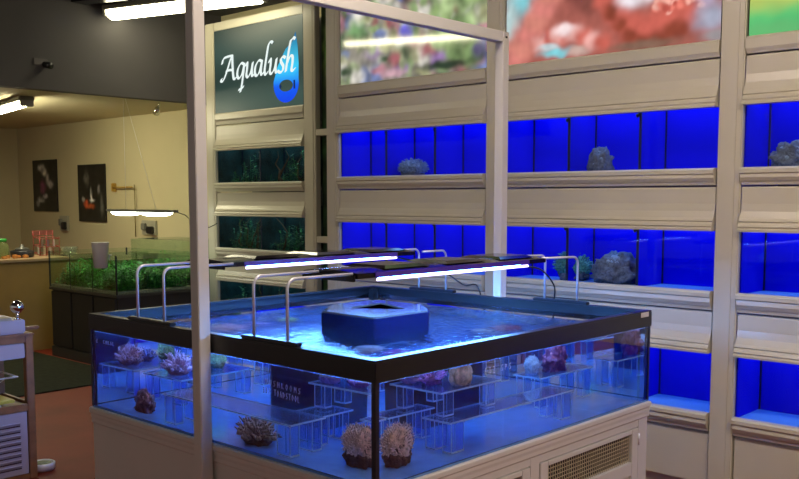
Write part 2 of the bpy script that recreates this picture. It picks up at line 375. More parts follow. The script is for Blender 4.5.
# the sign
sg = thing('shop_sign', 'dark teal backlit shop sign with white script and a blue drop', 'sign', (-6.8, 5.43, 2.37))
def signcol(u, v):
    s = .75+.35*math.sin(v*13+.5)*.5
    return (.032*s, .075*s, .065*s)
pic('sign_panel', sx0+.006, sx1-.006, 2.374, 3.149, 5.412, signcol, 20, 40, picmat('sign_panel_glow', 1.0, .38), sg)
def nib(mb, pts, w, ang, y, th=.006, closed=False):
    """pen stroke with a broad nib: pts in (x,z)"""
    # smooth path
    P_ = [Vector((p[0], p[1])) for p in pts]; out = []
    for i in range(len(P_)-1):
        p0 = P_[max(i-1, 0)]; p1 = P_[i]; p2 = P_[i+1]; p3 = P_[min(i+2, len(P_)-1)]
        for s in range(6):
            q = s/6.; out.append(.5*((2*p1)+(p2-p0)*q+(2*p0-5*p1+4*p2-p3)*q*q+(3*p1-p0-3*p2+p3)*q**3))
    out.append(P_[-1]); nv = Vector((math.cos(ang), math.sin(ang)))*w/2; mn = w*.16
    v = []; f = []
    for i, p in enumerate(out):
        d = (out[min(i+1, len(out)-1)]-out[max(i-1, 0)])
        d = d.normalized() if d.length > 1e-9 else Vector((1, 0)); nn = Vector((-d.y, d.x)); c = nv.dot(nn)
        o_ = nv*(1 if c >= 0 else -1)+nn*mn
        for yy in (y-th, y): v += [(p.x-o_.x, yy, p.y-o_.y), (p.x+o_.x, yy, p.y+o_.y)]
    n = len(out)
    for i in range(n-1):
        a = i*4; b = a+4
        f += [(a, a+1, b+1, b), (a+2, b+2, b+3, a+3), (a, b, b+2, a+2), (a+1, a+3, b+3, b+1)]
    f += [(0, 2, 3, 1), ((n-1)*4, (n-1)*4+1, (n-1)*4+3, (n-1)*4+2)]
    mb._m(v, f)
# chancery letters: x-height 1, slanted a little
LET = {
 'A': (1.55, [[(-.15, .15), (-.25, .0), (.0, -.02), (.35, .5), (.75, 1.35), (.95, 1.62)], [(.95, 1.62), (1.05, .8), (1.2, .1), (1.38, .0), (1.5, .12)], [(.3, .62), (.75, .66), (1.12, .62)], [(-.2, 1.15), (-.05, 1.5), (.4, 1.6), (.95, 1.62)]]),
 'q': (.95, [[(.8, .9), (.45, 1.0), (.12, .65), (.08, .2), (.3, .0), (.62, .3), (.82, .95)], [(.82, .95), (.74, .2), (.62, -.55), (.5, -.95)], [(.3, -.78), (.6, -.72), (.85, -.6)]]),
 'u': (1.0, [[(.0, .75), (.18, .98), (.2, .6), (.15, .15), (.35, .0), (.65, .35), (.8, .95)], [(.8, .95), (.74, .4), (.8, .05), (1.0, .12)]]),
 'a': (.98, [[(.8, .9), (.45, 1.0), (.12, .65), (.08, .2), (.3, .0), (.6, .3), (.8, .95)], [(.8, .95), (.72, .35), (.8, .03), (1.0, .15)]]),
 'l': (.55, [[(.45, 1.95), (.62, 2.1), (.42, 1.9), (.28, 1.2), (.14, .3), (.25, .0), (.5, .15)], [(.45, 2.0), (.7, 2.1), (.85, 2.0)]]),
 's': (.72, [[(.7, .88), (.5, 1.0), (.25, .88), (.3, .65), (.52, .4), (.5, .12), (.25, .0), (.02, .1)]]),
 'h': (1.05, [[(.45, 2.0), (.35, 1.6), (.22, .9), (.08, .0)], [(.45, 1.9), (.7, 2.1), (.85, 2.0)], [(.18, .5), (.45, .95), (.7, .9), (.72, .5), (.66, .1), (.8, .0), (1.0, .15)]]),
}
wsign = emit('sign_white_glow', (.85, .95, .92), 1.0)
total = sum(LET[c][0] for c in 'Aqualush')+.12; xa, xb_ = -7.30, -6.235
sc_x = (xb_-xa)/total; sc_z = .135; cx_ = xa
for c in 'Aqualush':
    wd, st = LET[c]; m = MB()
    for s in st: nib(m, [(cx_+(px+.10*pz)*sc_x, 2.675+pz*sc_z) for px, pz in st[st.index(s)]], .023, math.radians(38), 5.408, .005)
    cx_ += wd*sc_x
    obj('letter', m, wsign, sg)
# drop
dcx, dbz, dtz = -6.385, 2.402, 3.01
def dropoutline(n=40):
    pts = []
    for k in range(n+1):
        q = k/n; ang = -math.pi/2-.0+q*math.pi*1.0
    R = .172; cz = dbz+R; out = []
    for k in range(25):
        a = math.radians(170+ (370-170)*k/24); out.append((dcx+R*math.cos(a), cz+R*math.sin(a)*.98))
    tipx = dcx+.135
    out += [(dcx+.172, cz+.16), (dcx+.162, cz+.30), (tipx+.012, dtz-.06), (tipx, dtz), (tipx-.02, dtz-.07), (dcx-.0, cz+.30), (dcx-.11, cz+.16)]
    return out
bm = bmesh.new(); cl_ = bm.loops.layers.float_color.new('Col'); do = dropoutline(); cz = dbz+.172
ctr = (dcx+.02, cz-.01); hole = [(dcx+.095*math.cos(2*math.pi*k/len(do)+math.pi*1.0), cz-.02+.052*math.sin(2*math.pi*k/len(do)+math.pi*1.0)) for k in range(len(do))]
def dcol(z):
    q = (z-dbz)/(dtz-dbz)
    for a, b, ca, cb in ((0, .25, (.01, .06, .85), (.01, .12, .9)), (.25, .48, (.01, .12, .9), (.05, .65, 1.)), (.48, .75, (.05, .65, 1.), (.05, .4, .6)), (.75, 1.01, (.05, .4, .6), (.01, .12, .35))):
        if q <= b: s = max(0, (q-a)/(b-a)); return [ca[i]*(1-s)+cb[i]*s for i in range(3)]
    return (.01, .12, .35)
M_ = 10; rings = []
for j in range(M_+1):
    s = j/M_
    rings.append([bm.verts.new((h[0]*(1-s)+o_[0]*s, 5.4105, h[1]*(1-s)+o_[1]*s)) for h, o_ in zip(hole, do)])
back = [[bm.verts.new((v.co.x, 5.4118, v.co.z)) for v in rings[j]] for j in (0, M_)]
n_ = len(do)
for j in range(M_):
    for k in range(n_):
        f = bm.faces.new((rings[j][k], rings[j][(k+1) % n_], rings[j+1][(k+1) % n_], rings[j+1][k]))
for rr, bb in ((rings[0], back[0]), (rings[M_], back[1])):
    for k in range(n_): bm.faces.new((rr[k], bb[k], bb[(k+1) % n_], rr[(k+1) % n_]))
for f in bm.faces:
    for l in f.loops: l[cl_] = (*dcol(l.vert.co.z), 1)
dr_ = obj('water_drop_emblem', bm, picmat('drop_glow', 1.0), sg)
fm = MB(); fm._m([(dcx-.09, 5.409, cz-.02), (dcx-.075, 5.409, cz+.0), (dcx-.06, 5.409, cz-.025), (dcx-.075, 5.409, cz-.05)], [(0, 1, 2, 3)])
fm.box(dcx+.105, dcx+.125, 5.408, 5.4104, cz-.055, cz+.02)
obj('fish_tail_mark', fm, emit('fish_mark', (.02, .05, .2), .6), sg)

# narrow planted bay between the racks
t = thing('planted_side_panel', 'narrow dark green planted panel with a cream ledge between two racks', 'panel', (-5.46, 5.5, 0))
gx0, gx1 = -5.99, -4.93
rg = random.Random(8)
LG = [(rg.uniform(0, 1.1), rg.uniform(0, 3.1), rg.uniform(.02, .05), rg.uniform(.1, .35), rg.choice([(.05, .20, .04), (.02, .08, .02), (.12, .30, .05), (.20, .24, .07), (.01, .04, .015)])) for _ in range(160)]
pic('plant_picture', gx0+.005, gx1-.005, .05, 3.2, 5.475, blobs((.015, .04, .012), LG, .5, 7, 6), 40, 120, picmat('matte_plant_picture', 0, .3), t)
for z in (2.124, 1.2): obj('ledge', MB().box(gx0+.004, gx1-.004, 5.40, 5.47, z-.03, z+.025, bev=.004), cream, t)

# ------------------------------------------------------------------ the frame spanning the big tank
X0, X1, Y0, Y1 = -3.655, -1.930, 1.976, 3.728
fr = thing('overhead_frame', 'cream box-section goal-post frame straddling the big reef tank', 'frame', (-2.79, 1.94, 0))
ps = .0245; fx = -2.785
obj('post', MB().box(fx-ps, fx+ps, 1.9195, 1.9195+2*ps, 0, 2.371, bev=.0025), cream_post, fr)
obj('post', MB().box(fx-ps, fx+ps, 3.7325, 3.7325+2*ps, 0, 2.371, bev=.0025), cream_post, fr)
obj('crossbar', MB().box(fx-ps, fx+ps, 1.969, 3.7320, 2.320, 2.371, bev=.0025), cream_post, fr)
for yy in (1.944, 3.757): obj('bolt', MB().lathe((fx+ps, yy, 2.345), [(.006, 0), (.006, .004), (.003, .006)], 10, axis='x'), black_trim, fr)

# ------------------------------------------------------------------ the big reef tank
ZB, ZT, ZW = .652, 1.060, .984
tk = thing('reef_aquarium', 'large square open-top glass reef tank with black rim and blue lit water', 'aquarium', ((X0+X1)/2, (Y0+Y1)/2, ZB))
gt = .012
outer = glassm('tank_glass_outer', 1.5, (.985, .99, 1)); inner = glassm('tank_glass_to_water', 1.5/1.33, (.985, .99, 1))
def pane(x0, x1, y0, y1, axis, inside):
    m = MB(); m.box(x0, x1, y0, y1, ZB+.008, ZT-.012)
    bmesh.ops.recalc_face_normals(m.bm, faces=list(m.bm.faces))
    for f in m.bm.faces:
        n = f.normal
        if n[axis]*inside > .5: f.material_index = 1
    obj('glass_panel', m, [outer, inner], tk)
e_ = .004
pane(X0+e_+gt, X1-e_-gt, Y0+e_, Y0+e_+gt, 1, 1); pane(X0+e_+gt, X1-e_-gt, Y1-e_-gt, Y1-e_, 1, -1)
pane(X0+e_, X0+e_+gt, Y0+e_, Y1-e_, 0, 1); pane(X1-e_-gt, X1-e_, Y0+e_, Y1-e_, 0, -1)
for xs, ys in ((X0, Y0), (X1, Y0), (X0, Y1), (X1, Y1)):
    sx = 1 if xs == X0 else -1; sy = 1 if ys == Y0 else -1
    m = MB(); a = .003; w_ = .014
    m.box(*sorted((xs+sx*a, xs+sx*(a+w_))), *sorted((ys+sy*(a-.001), ys+sy*a)), ZB+.006, ZT-.06)
    m.box(*sorted((xs+sx*(a-.001), xs+sx*a)), *sorted((ys+sy*a, ys+sy*(a+w_))), ZB+.006, ZT-.06)
    m.box(*sorted((xs+sx*(gt+e_+.001), xs+sx*(gt+e_+.012))), *sorted((ys+sy*(gt+e_+.001), ys+sy*(gt+e_+.012))), ZB+.008, ZT-.06)
    obj('corner_seal', m, silicone, tk)
m = MB()  # black rim: four bars with an inner lip
rz0 = .990
for (a, b, c, d) in ((X0, X1, Y0, Y0+.034), (X0, X1, Y1-.034, Y1), (X0, X0+.034, Y0+.034, Y1-.034), (X1-.034, X1, Y0+.034, Y1-.034)):
    m.box(a, b, c, d, ZT-.010, ZT)
for (a, b, c, d) in ((X0-.001, X1+.001, Y0-.001, Y0+.0035), (X0-.001, X1+.001, Y1-.0035, Y1+.001), (X0-.001, X0+.0035, Y0, Y1), (X1-.0035, X1+.001, Y0, Y1)):
    m.box(a, b, c, d, rz0, ZT-.008)
i0 = e_+gt+.001
for (a, b, c, d) in ((X0+i0, X1-i0, Y0+i0, Y0+i0+.004), (X0+i0, X1-i0, Y1-i0-.004, Y1-i0), (X0+i0, X0+i0+.004, Y0+i0, Y1-i0), (X1-i0-.004, X1-i0, Y0+i0, Y1-i0)):
    m.box(a, b, c, d, ZT-.045, ZT-.008)
obj('rim', m, black_trim, tk)
obj('rim_label', MB().box(X1+.0012, X1+.002, 3.63, 3.70, 1.035, 1.056), pbr('paper_label', (.75, .72, .68), .6), tk, label='small white label at the rim corner')
obj('corner_bracket', MB().box(X0+.035, X0+.075, Y1-.075, Y1-.035, .99, 1.049, bev=.003), black_trim, tk)
# floor of the tank
obj('tank_floor', MB().box(X0+e_, X1-e_, Y0+e_, Y1-e_, ZB, ZB+.008), pbr('tank_floor_blue', (.13, .28, .62), .06, var=.15, vscale=9), tk)
# water surface with ripples
m = MB(); nx = 120; v = []; f = []
xa_, xb2, ya_, yb2 = X0+e_+gt+.0005, X1-e_-gt-.0005, Y0+e_+gt+.0005, Y1-e_-gt-.0005
for j in range(nx+1):
    for i in range(nx+1):
        x = xa_+(xb2-xa_)*i/nx; y = ya_+(yb2-ya_)*j/nx
        h = .0028*noise.noise(Vector((x*9, y*9, 1)))+.0010*noise.noise(Vector((x*22, y*22, 4)))
        v.append((x, y, ZW+h))
for j in range(nx):
    for i in range(nx): a = j*(nx+1)+i; f.append((a, a+1, a+nx+2, a+nx+1))
m._m(v, f, 0, True)
wo = obj('water', m, glassm('water_surface', 1.33, (.93, .98, 1), 0., .5, 30), tk)
# make sure the surface normals point up
if wo.data.polygons[0].normal.z < 0: wo.data.flip_normals()

# overflow box (own part of the tank, rises above the water)
oz0, oz1 = ZB+.0085, 1.066
foot_ = [(-2.585, 2.635), (-2.575, 2.645), (-2.575, 2.965), (-2.60, 3.0), (-2.76, 3.12), (-3.00, 3.12), (-3.04, 3.08), (-3.04, 2.83), (-2.925, 2.67), (-2.895, 2.635)]
def shrink(pts, d):
    c = Vector((sum(p[0] for p in pts)/len(pts), sum(p[1] for p in pts)/len(pts)))
    return [tuple(c+(Vector(p)-c)*(1-d)) for p in pts]
ov = MB(); n = len(foot_)
inn = shrink(foot_, .04)
vv = [(x, y, oz0) for x, y in foot_]+[(x, y, oz1) for x, y in foot_]+[(x, y, oz1) for x, y in inn]+[(x, y, .90) for x, y in inn]
ff = [(i, (i+1) % n, n+(i+1) % n, n+i) for i in range(n)]+[(n+i, n+(i+1) % n, 2*n+(i+1) % n, 2*n+i) for i in range(n)]+[(2*n+i, 2*n+(i+1) % n, 3*n+(i+1) % n, 3*n+i) for i in range(n)]+[tuple(range(4*n-1, 3*n-1, -1)), tuple(range(n))]
ov._m(vv, ff)
ob = obj('overflow_box', ov, pbr('overflow_dark_blue', (.004, .004, .022), .08), tk)
lid = shrink(foot_, .02)
lidm = MB(); tri = [(-2.93, 3.04), (-2.66, 2.93), (-2.90, 2.78)]
# lid: plate with a triangular opening, built as a ring
oc = [Vector(p) for p in lid]; tc_ = Vector((sum(p[0] for p in tri)/3, sum(p[1] for p in tri)/3))
def raytri(d):
    best = None
    for i in range(3):
        a = Vector(tri[i]); b = Vector(tri[(i+1) % 3]); e = b-a; den = d.x*e.y-d.y*e.x
        if abs(den) < 1e-9: continue
        w = a-tc_; tt = (w.x*e.y-w.y*e.x)/den; uu = (w.x*d.y-w.y*d.x)/den
        if tt > 0 and -1e-6 <= uu <= 1+1e-6 and (best is None or tt < best): best = tt
    return tc_+d*(best or .05)
dense = []
for i in range(len(oc)):
    for q in range(4): dense.append(oc[i]*(1-q/4)+oc[(i+1) % len(oc)]*q/4)
ins = [raytri((p-tc_).normalized()) for p in dense]; n = len(dense)
vv = [(p.x, p.y, oz1+.008) for p in dense]+[(p.x, p.y, oz1+.008) for p in ins]+[(p.x, p.y, oz1+.0005) for p in dense]+[(p.x, p.y, oz1+.0005) for p in ins]
ff = []
for i in range(n):
    j = (i+1) % n; ff += [(i, j, n+j, n+i), (2*n+i, 3*n+i, 3*n+j, 2*n+j), (i, 2*n+i, 2*n+j, j), (n+i, n+j, 3*n+j, 3*n+i)]
lidm._m(vv, ff); obj('lid', lidm, pbr('overflow_lid_grey', (.075, .055, .05), .10), ob)
# white handwriting on the glass
FONT = {'0': [[(0, 0), (0, 1), (.6, 1), (.6, 0), (0, 0)]], '2': [[(0, .8), (.3, 1), (.6, .75), (0, 0), (.65, .02)]], '3': [[(0, .95), (.5, .9), (.2, .55), (.55, .3), (.25, 0), (0, .1)]],
 'T': [[(-.05, 1), (.7, 1)], [(.3, 1), (.3, 0)]], 'O': [[(.3, 1), (0, .5), (.3, 0), (.6, .5), (.3, 1)]], 'A': [[(0, 0), (.3, 1), (.6, 0)], [(.12, .4), (.48, .4)]],
 'D': [[(0, 0), (0, 1), (.5, .7), (.5, .3), (0, 0)]], 'S': [[(.6, .95), (.15, .9), (.15, .6), (.5, .4), (.4, .05), (0, .05)]], 'L': [[(0, 1), (0, 0), (.5, 0)]], 'P': [[(0, 0), (0, 1), (.5, .85), (.45, .55), (0, .5)]],
 'N': [[(0, 0), (0, 1), (.55, 0), (.55, 1)]], 'U': [[(0, 1), (.05, .1), (.35, 0), (.55, .2), (.55, 1)]], 'R': [[(0, 0), (0, 1), (.5, .8), (0, .5), (.55, 0)]], 'I': [[(.2, 1), (.2, 0)]],
 'M': [[(0, 0), (.1, 1), (.35, .4), (.6, 1), (.7, 0)]], '£': [[(.6, .85), (.35, 1), (.2, .7), (.2, .1), (0, 0), (.6, .02)], [(0, .5), (.45, .5)]], 'H': [[(0, 0), (0, 1)], [(.55, 0), (.55, 1)], [(0, .5), (.55, .5)]],
 'C': [[(.55, .9), (.2, .95), (0, .5), (.2, .05), (.55, .1)]], ' ': []}
inkm = pbr('white_paint_marker', (.75, .75, .85), .6)
def write(txt, axis, const, start, z, h, adv, dz=0., r=.0014):
    s = 0.
    for word in txt.split(' '):
        m = MB()
        for c in word:
            for st in FONT.get(c, []):
                P3 = []
                for (px, pz) in st:
                    q = start+(s+px*.75)*adv; zz = z+dz*(s)*adv+pz*h
                    P3.append((q, const, zz) if axis == 'x' else (const, q, zz))
                m.tube(P3, r, 4)
            s += 1.
        s += 1.
        obj('handwriting', m, inkm, tk, label='white handwritten word on the glass')
write('MUSHROOMS', 'x', Y0+.0028, -2.462, .916, .019, .0215, -.06)
write('£32 TOADSTOOL', 'x', Y0+.0028, -2.475, .885, .020, .0152, -.05)
write('£5 CORAL', 'x', Y0+.0028, -3.600, .940, .014, .019)
write('£32 SPS', 'y', X1-.0028, 2.525, .940, .022, .024, .0)

# cabinet
cb = thing('tank_cabinet', 'cream moulded cabinet with mesh doors under the big reef tank', 'cabinet', ((X0+X1)/2, (Y0+Y1)/2, 0))
def ringprof(mb, steps):
    # steps: list of (inset, z) profile around the rectangle, top to bottom
    for k in range(len(steps)-1):
        (i0, z0), (i1, z1) = steps[k], steps[k+1]
        a = [(X0+i0, Y0+i0, z0), (X1-i0, Y0+i0, z0), (X1-i0, Y1-i0, z0), (X0+i0, Y1-i0, z0)]; b = [(X0+i1, Y0+i1, z1), (X1-i1, Y0+i1, z1), (X1-i1, Y1-i1, z1), (X0+i1, Y1-i1, z1)]
        mb._m(a+b, [(q, (q+1) % 4, 4+(q+1) % 4, 4+q) for q in range(4)])
    i0, z0 = steps[0]; mb._m([(X0+i0, Y0+i0, z0), (X1-i0, Y0+i0, z0), (X1-i0, Y1-i0, z0), (X0+i0, Y1-i0, z0)], [(0, 1, 2, 3)])
m = MB(); ringprof(m, [(.004, ZB-.001), (-.004, ZB-.001), (-.007, ZB-.006), (-.007, ZB-.022), (-.002, ZB-.028), (-.002, ZB-.040), (.000, ZB-.052), (.000, ZB-.066), (.004, ZB-.072)])
bmesh.ops.remove_doubles(m.bm, verts=list(m.bm.verts), dist=1e-5)
obj('cornice', m, cream_post, cb)
m = MB(); i_ = .005; zc = ZB-.072
m.box(X0+i_, X1-.10, Y0+i_, Y0+i_+.018, 0.06, zc); m.box(X0+i_, X1-.10, Y1-i_-.018, Y1-i_, .06, zc); m.box(X0+i_, X0+i_+.018, Y0+.04, Y1-.04, .06, zc)
m.box(X0+i_+.01, X1-.11, Y0+.05, Y1-.05, .0, .06); m.box(X1-.12, X1-.105, Y0+.04, Y1-.04, .06, zc, 1)
obj('carcass', m, [cream_post, pbr('cabinet_inside', (.012, .010, .009), .8)], cb)
xf = X1-i_
m = MB()
for (ya, yb3) in ((Y0+i_, Y0+.10), (2.815, 2.875), (Y1-.085, Y1-i_)): m.box(xf-.08, xf, ya, yb3, 0, zc, bev=.002)
m.box(xf-.08, xf-.001, Y0+.10, Y1-.085, .03, .10); m.box(xf-.08, xf-.001, Y0+.10, Y1-.085, zc-.03, zc)
obj('face_frame', m, cream_post, cb)
mesh_m = pbr('mesh_wire', (.62, .54, .38), .4)
for (ya, yb3) in ((Y0+.104, 2.811), (2.879, Y1-.089)):
    d_ = MB(); st = .052; zt, zb_ = zc-.034, .104
    for a, b, c, d in ((ya, ya+st, zb_, zt), (yb3-st, yb3, zb_, zt), (ya+st, yb3-st, zt-.020, zt), (ya+st, yb3-st, zb_, zb_+.05), (ya+st, yb3-st, .340, .40)):
        d_.box(xf-.020, xf+.003, a, b, c, d, bev=.002)
    d_.box(xf-.016, xf-.010, ya+st, yb3-st, zb_+.05, .340)
    dr = obj('door', d_, cream_post, cb)
    g = MB(); z0_, z1_ = .40, zt-.020; k = 0; yy = ya+st+.004
    while yy < yb3-st: g.box(xf-.012, xf-.0095, yy-.0014, yy+.0014, z0_, z1_); yy += .0165
    zz = z0_+.006
    while zz < z1_: g.box(xf-.0145, xf-.012, ya+st, yb3-st, zz-.0014, zz+.0014); zz += .0165
    obj('mesh_grille', g, mesh_m, dr)
for zz in (.47, .18): obj('hinge', MB().tube([(xf+.006, Y1-.089, zz), (xf+.006, Y1-.089, zz+.05)], .005, 8), steel, cb)

# ------------------------------------------------------------------ acrylic stands in the tank
acr = thin('frag_stand_acrylic', (.80, .90, 1.0), 1.25, .03, .10, (.25, .45, 1.))
edge = thin('frag_stand_edge_glow', (.6, .85, 1.0), 1.3, .1, .8, (.75, .92, 1.))  # pale colour stands in for light glowing out of the acrylic edges
ZF = ZB+.0085
def stand(label, x0, x1, y0, y1, zt, zb=ZF, legs=None, lw=.06):
    t = thing('acrylic_stand', label, 'display stand', ((x0+x1)/2, (y0+y1)/2, zb), 'clear acrylic coral stands')
    th = .006; ew = .0028
    obj('shelf', MB().box(x0, x1, y0, y1, zt-th, zt), acr, t)
    m = MB()
    for a, b, c, d in ((x0-ew, x1+ew, y0-ew, y0), (x0-ew, x1+ew, y1, y1+ew), (x0-ew, x0, y0, y1), (x1, x1+ew, y0, y1)): m.box(a, b, c, d, zt-th, zt)
    obj('shelf_edge_glow', m, edge, t)
    L_ = legs or [(x0+.01, y0+.012), (x1-.01-lw, y0+.012), (x0+.01, y1-.012-lw), (x1-.01-lw, y1-.012-lw)]
    for lx, ly in L_:
        m = MB(); e = .0026; z0, z1 = zb+.001, zt-th-.001
        m.box(lx, lx+lw, ly, ly+.004, z0, z1, 0); m.box(lx, lx+lw, ly+lw-.004, ly+lw, z0, z1, 0)
        m.box(lx+lw-.004, lx+lw, ly+.005, ly+lw-.005, z0, z1, 0)
        for (px, py) in ((lx, ly), (lx+lw-e, ly), (lx, ly+lw-e), (lx+lw-e, ly+lw-e)): m.box(px-.0005, px+e, py-.0005, py+e, z0, z1, 1)
        m.box(lx, lx+lw, ly-.001, ly+.002, z0, z0+.006, 1); m.box(lx+lw-.002, lx+lw+.001, ly, ly+lw, z0, z0+.006, 1)
        obj('leg', m, [acr, edge], t)
    return t
stand('long low clear stand against the front left glass, beside the post', -3.15, -2.37, 2.035, 2.30, .780, lw=.07)
stand('clear stand by the left wall carrying the pink branching coral', -3.61, -3.33, 2.43, 3.09, .776)
stand('small clear box stand behind the near glass corner', -2.55, -2.41, 2.34, 2.58, .772, lw=.05)
stand('long low clear stand along the right glass under the raised shelf', -2.27, -2.05, 2.42, 3.20, .776, lw=.07)
stand('raised clear shelf carrying the round beige coral, in front of the dark overflow', -2.545, -2.15, 2.44, 2.78, .870, .777, legs=[(-2.215, 2.46), (-2.215, 2.70), (-2.53, 2.46), (-2.53, 2.62)], lw=.055)
stand('clear stand by the back glass carrying the purple red coral', -2.62, -2.38, 3.22, 3.62, .795)
stand('clear stand in the far left corner behind the overflow box', -3.5, -3.2, 3.3, 3.65, .80)

# ------------------------------------------------------------------ corals
def rockmesh(seed, rx, ry, rz, amp=.25, sub=4, fr=2.2, c=(0, 0, 0)):
    b = bmesh.new(); bmesh.ops.create_icosphere(b, subdivisions=sub, radius=1)
    for v in b.verts:
        p = v.co.copy(); n = noise.fractal(p*fr+Vector((seed, seed*.7, 0)), .9, 2.1, 4)+.5*abs(noise.noise(p*7+Vector((0, seed, 0))))
        p *= 1+amp*n; zz = p.z*rz
        v.co = Vector((c[0]+p.x*rx, c[1]+p.y*ry, c[2]+max(zz, -rz*.55)+rz*.55))
    m = MB(); b.verts.index_update()
    m._m([v.co.copy() for v in b.verts], [[v.index for v in f.verts] for f in b.faces], 0, True); b.free(); return m
def coral(label, loc, size, kind, cols, seed=1, group='corals in the big tank', name='coral'):
    """size (w, h); kind rock|branch|polyp|brain; cols (base, tips)"""
    w, h = size; r = random.Random(seed)
    t = thing(name, label, 'coral', loc, group); x, y, z = loc
    cb_ = pbr('coral_base_%.2f_%.2f_%.2f' % cols[0], cols[0], .85, var=.45, vscale=60, bump=.6, bscale=120)
    ct = pbr('coral_tip_%.2f_%.2f_%.2f' % cols[1], cols[1], .7, var=.35, vscale=70, bump=.3, bscale=200)
    bh = h*(.45 if kind in ('branch', 'polyp') else .62)
    if kind == 'rock':
        obj('reef_rock', rockmesh(seed, w*.46, w*.42, h*.60, .42, 4, 2.8, loc), cb_, t)
        m = MB()
        for _ in range(70):
            a = r.uniform(0, 6.28); q = r.uniform(.1, 1); zz = h*(.25+.62*math.sqrt(max(0, 1-q*q)))
            p = Vector((x+math.cos(a)*q*w*.42, y+math.sin(a)*q*w*.4, z+zz)); s = w*r.uniform(.03, .07)
            m.lathe(p, [(s*.2, -s), (s, -.3*s), (s*.9, .5*s), (s*.3, .9*s), (0.0001, 1.*s)], 7)
        obj('polyp_cluster', m, ct, t)
    elif kind == 'branch':
        obj('reef_rock', rockmesh(seed, w*.34, w*.32, bh*.62, .3, 3, 2.4, loc), cb_, t)
        m = MB(); c = Vector((x, y, z+bh*.4))
        for _ in range(64):
            a = r.uniform(0, 6.28); el = math.acos(r.uniform(.0, 1)); d = Vector((math.cos(a)*math.sin(el)*w*.5, math.sin(a)*math.sin(el)*w*.5, math.cos(el)*h*.55+.05*h))
            tip = c+d*r.uniform(.8, 1.08); mid = c+d*.5+Vector((r.uniform(-1, 1), r.uniform(-1, 1), r.uniform(-1, 1)))*w*.06
            m.tube([c+d*.15, mid, tip], w*.052, 6, taper=[1., .9, .75])
            for q in range(3):
                k = mid.lerp(tip, r.uniform(.1, .9)); e = k+(d.normalized()+Vector((r.uniform(-1, 1), r.uniform(-1, 1), r.uniform(-.6, 1))))*w*.075
                m.tube([k, e], w*.026, 5, taper=[1, .6])
        obj('branches', m, ct, t)
    elif kind == 'polyp':
        obj('reef_rock', rockmesh(seed, w*.38, w*.36, bh*.8, .35, 4, 2.0, loc), cb_, t)
        m = rockmesh(seed+9, w*.42, w*.40, h*.46, .22, 4, 1.6, (x, y, z+h*.22)); bm2 = m.bm
        bm2.normal_update(); vs = [v for v in bm2.verts]; n_t = 420
        for v in r.sample(vs, min(n_t, len(vs))):
            if v.co.z < z+h*.3: continue
            nn = v.normal if v.normal.length > .1 else Vector((0, 0, 1)); d = (v.co-Vector((x, y, z+h*.4))).normalized()
            tip = v.co+(d+Vector((r.uniform(-.5, .5), r.uniform(-.5, .5), r.uniform(-.3, .5))))*w*.075
            m.tube([v.co.copy(), tip], w*.016, 5, taper=[1., .7])
        obj('polyps', m, ct, t)
    else:
        obj('coral_head', rockmesh(seed, w*.46, w*.44, h*.6, .22, 4, 3.6, loc), ct, t)
        obj('reef_rock', rockmesh(seed+3, w*.36, w*.36, h*.2, .3, 3, 2.4, loc), cb_, t)
    return t
g1 = ZF
coral('brown spiky coral on the tank floor under the long stand at the left glass', (-2.625, 2.135, g1), (.20, .125), 'branch', ((.12, .06, .05), (.42, .25, .17)), 3)
coral('dark purple rock coral with a spike on the tank floor at far left', (-3.37, 2.15, g1), (.125, .09), 'rock', ((.16, .07, .09), (.45, .20, .25)), 5)
coral('fluffy beige coral on the tank floor behind the near glass corner', (-2.15, 2.215, g1), (.145, .145), 'polyp', ((.12, .06, .05), (.72, .48, .38)), 7)
coral('large pink branching coral on the stand by the left wall', (-3.46, 2.57, .777), (.19, .115), 'branch', ((.35, .12, .16), (.85, .42, .55)), 11)
coral('blue violet branching coral behind the pink one on the left stand', (-3.46, 2.74, .777), (.12, .10), 'branch', ((.2, .15, .4), (.45, .4, .85)), 12)
coral('yellow green small coral at the back of the left stand', (-3.46, 2.93, .777), (.11, .09), 'polyp', ((.2, .2, .1), (.55, .62, .3)), 13)
coral('grey brown coral on the far left corner stand', (-3.36, 3.42, .801), (.15, .12), 'rock', ((.2, .14, .12), (.45, .35, .3)), 14)
coral('round beige coral on the raised shelf nearest the right glass', (-2.225, 2.60, .871), (.115, .10), 'brain', ((.2, .12, .1), (.66, .46, .36)), 15)
coral('purple branching coral on the raised shelf in front of the overflow', (-2.352, 2.53, .871), (.13, .095), 'branch', ((.2, .08, .3), (.55, .25, .75)), 16)
coral('white and violet coral at the left end of the raised shelf', (-2.485, 2.51, .871), (.115, .10), 'polyp', ((.3, .2, .5), (.85, .75, .95)), 17)
coral('round purple red coral on the stand by the back glass', (-2.48, 3.40, .796), (.15, .12), 'rock', ((.22, .04, .07), (.60, .18, .22)), 18)
coral('white fluffy coral beside the purple red one by the back glass', (-2.52, 3.27, .796), (.09, .08), 'polyp', ((.5, .5, .55), (.9, .88, .9)), 19)

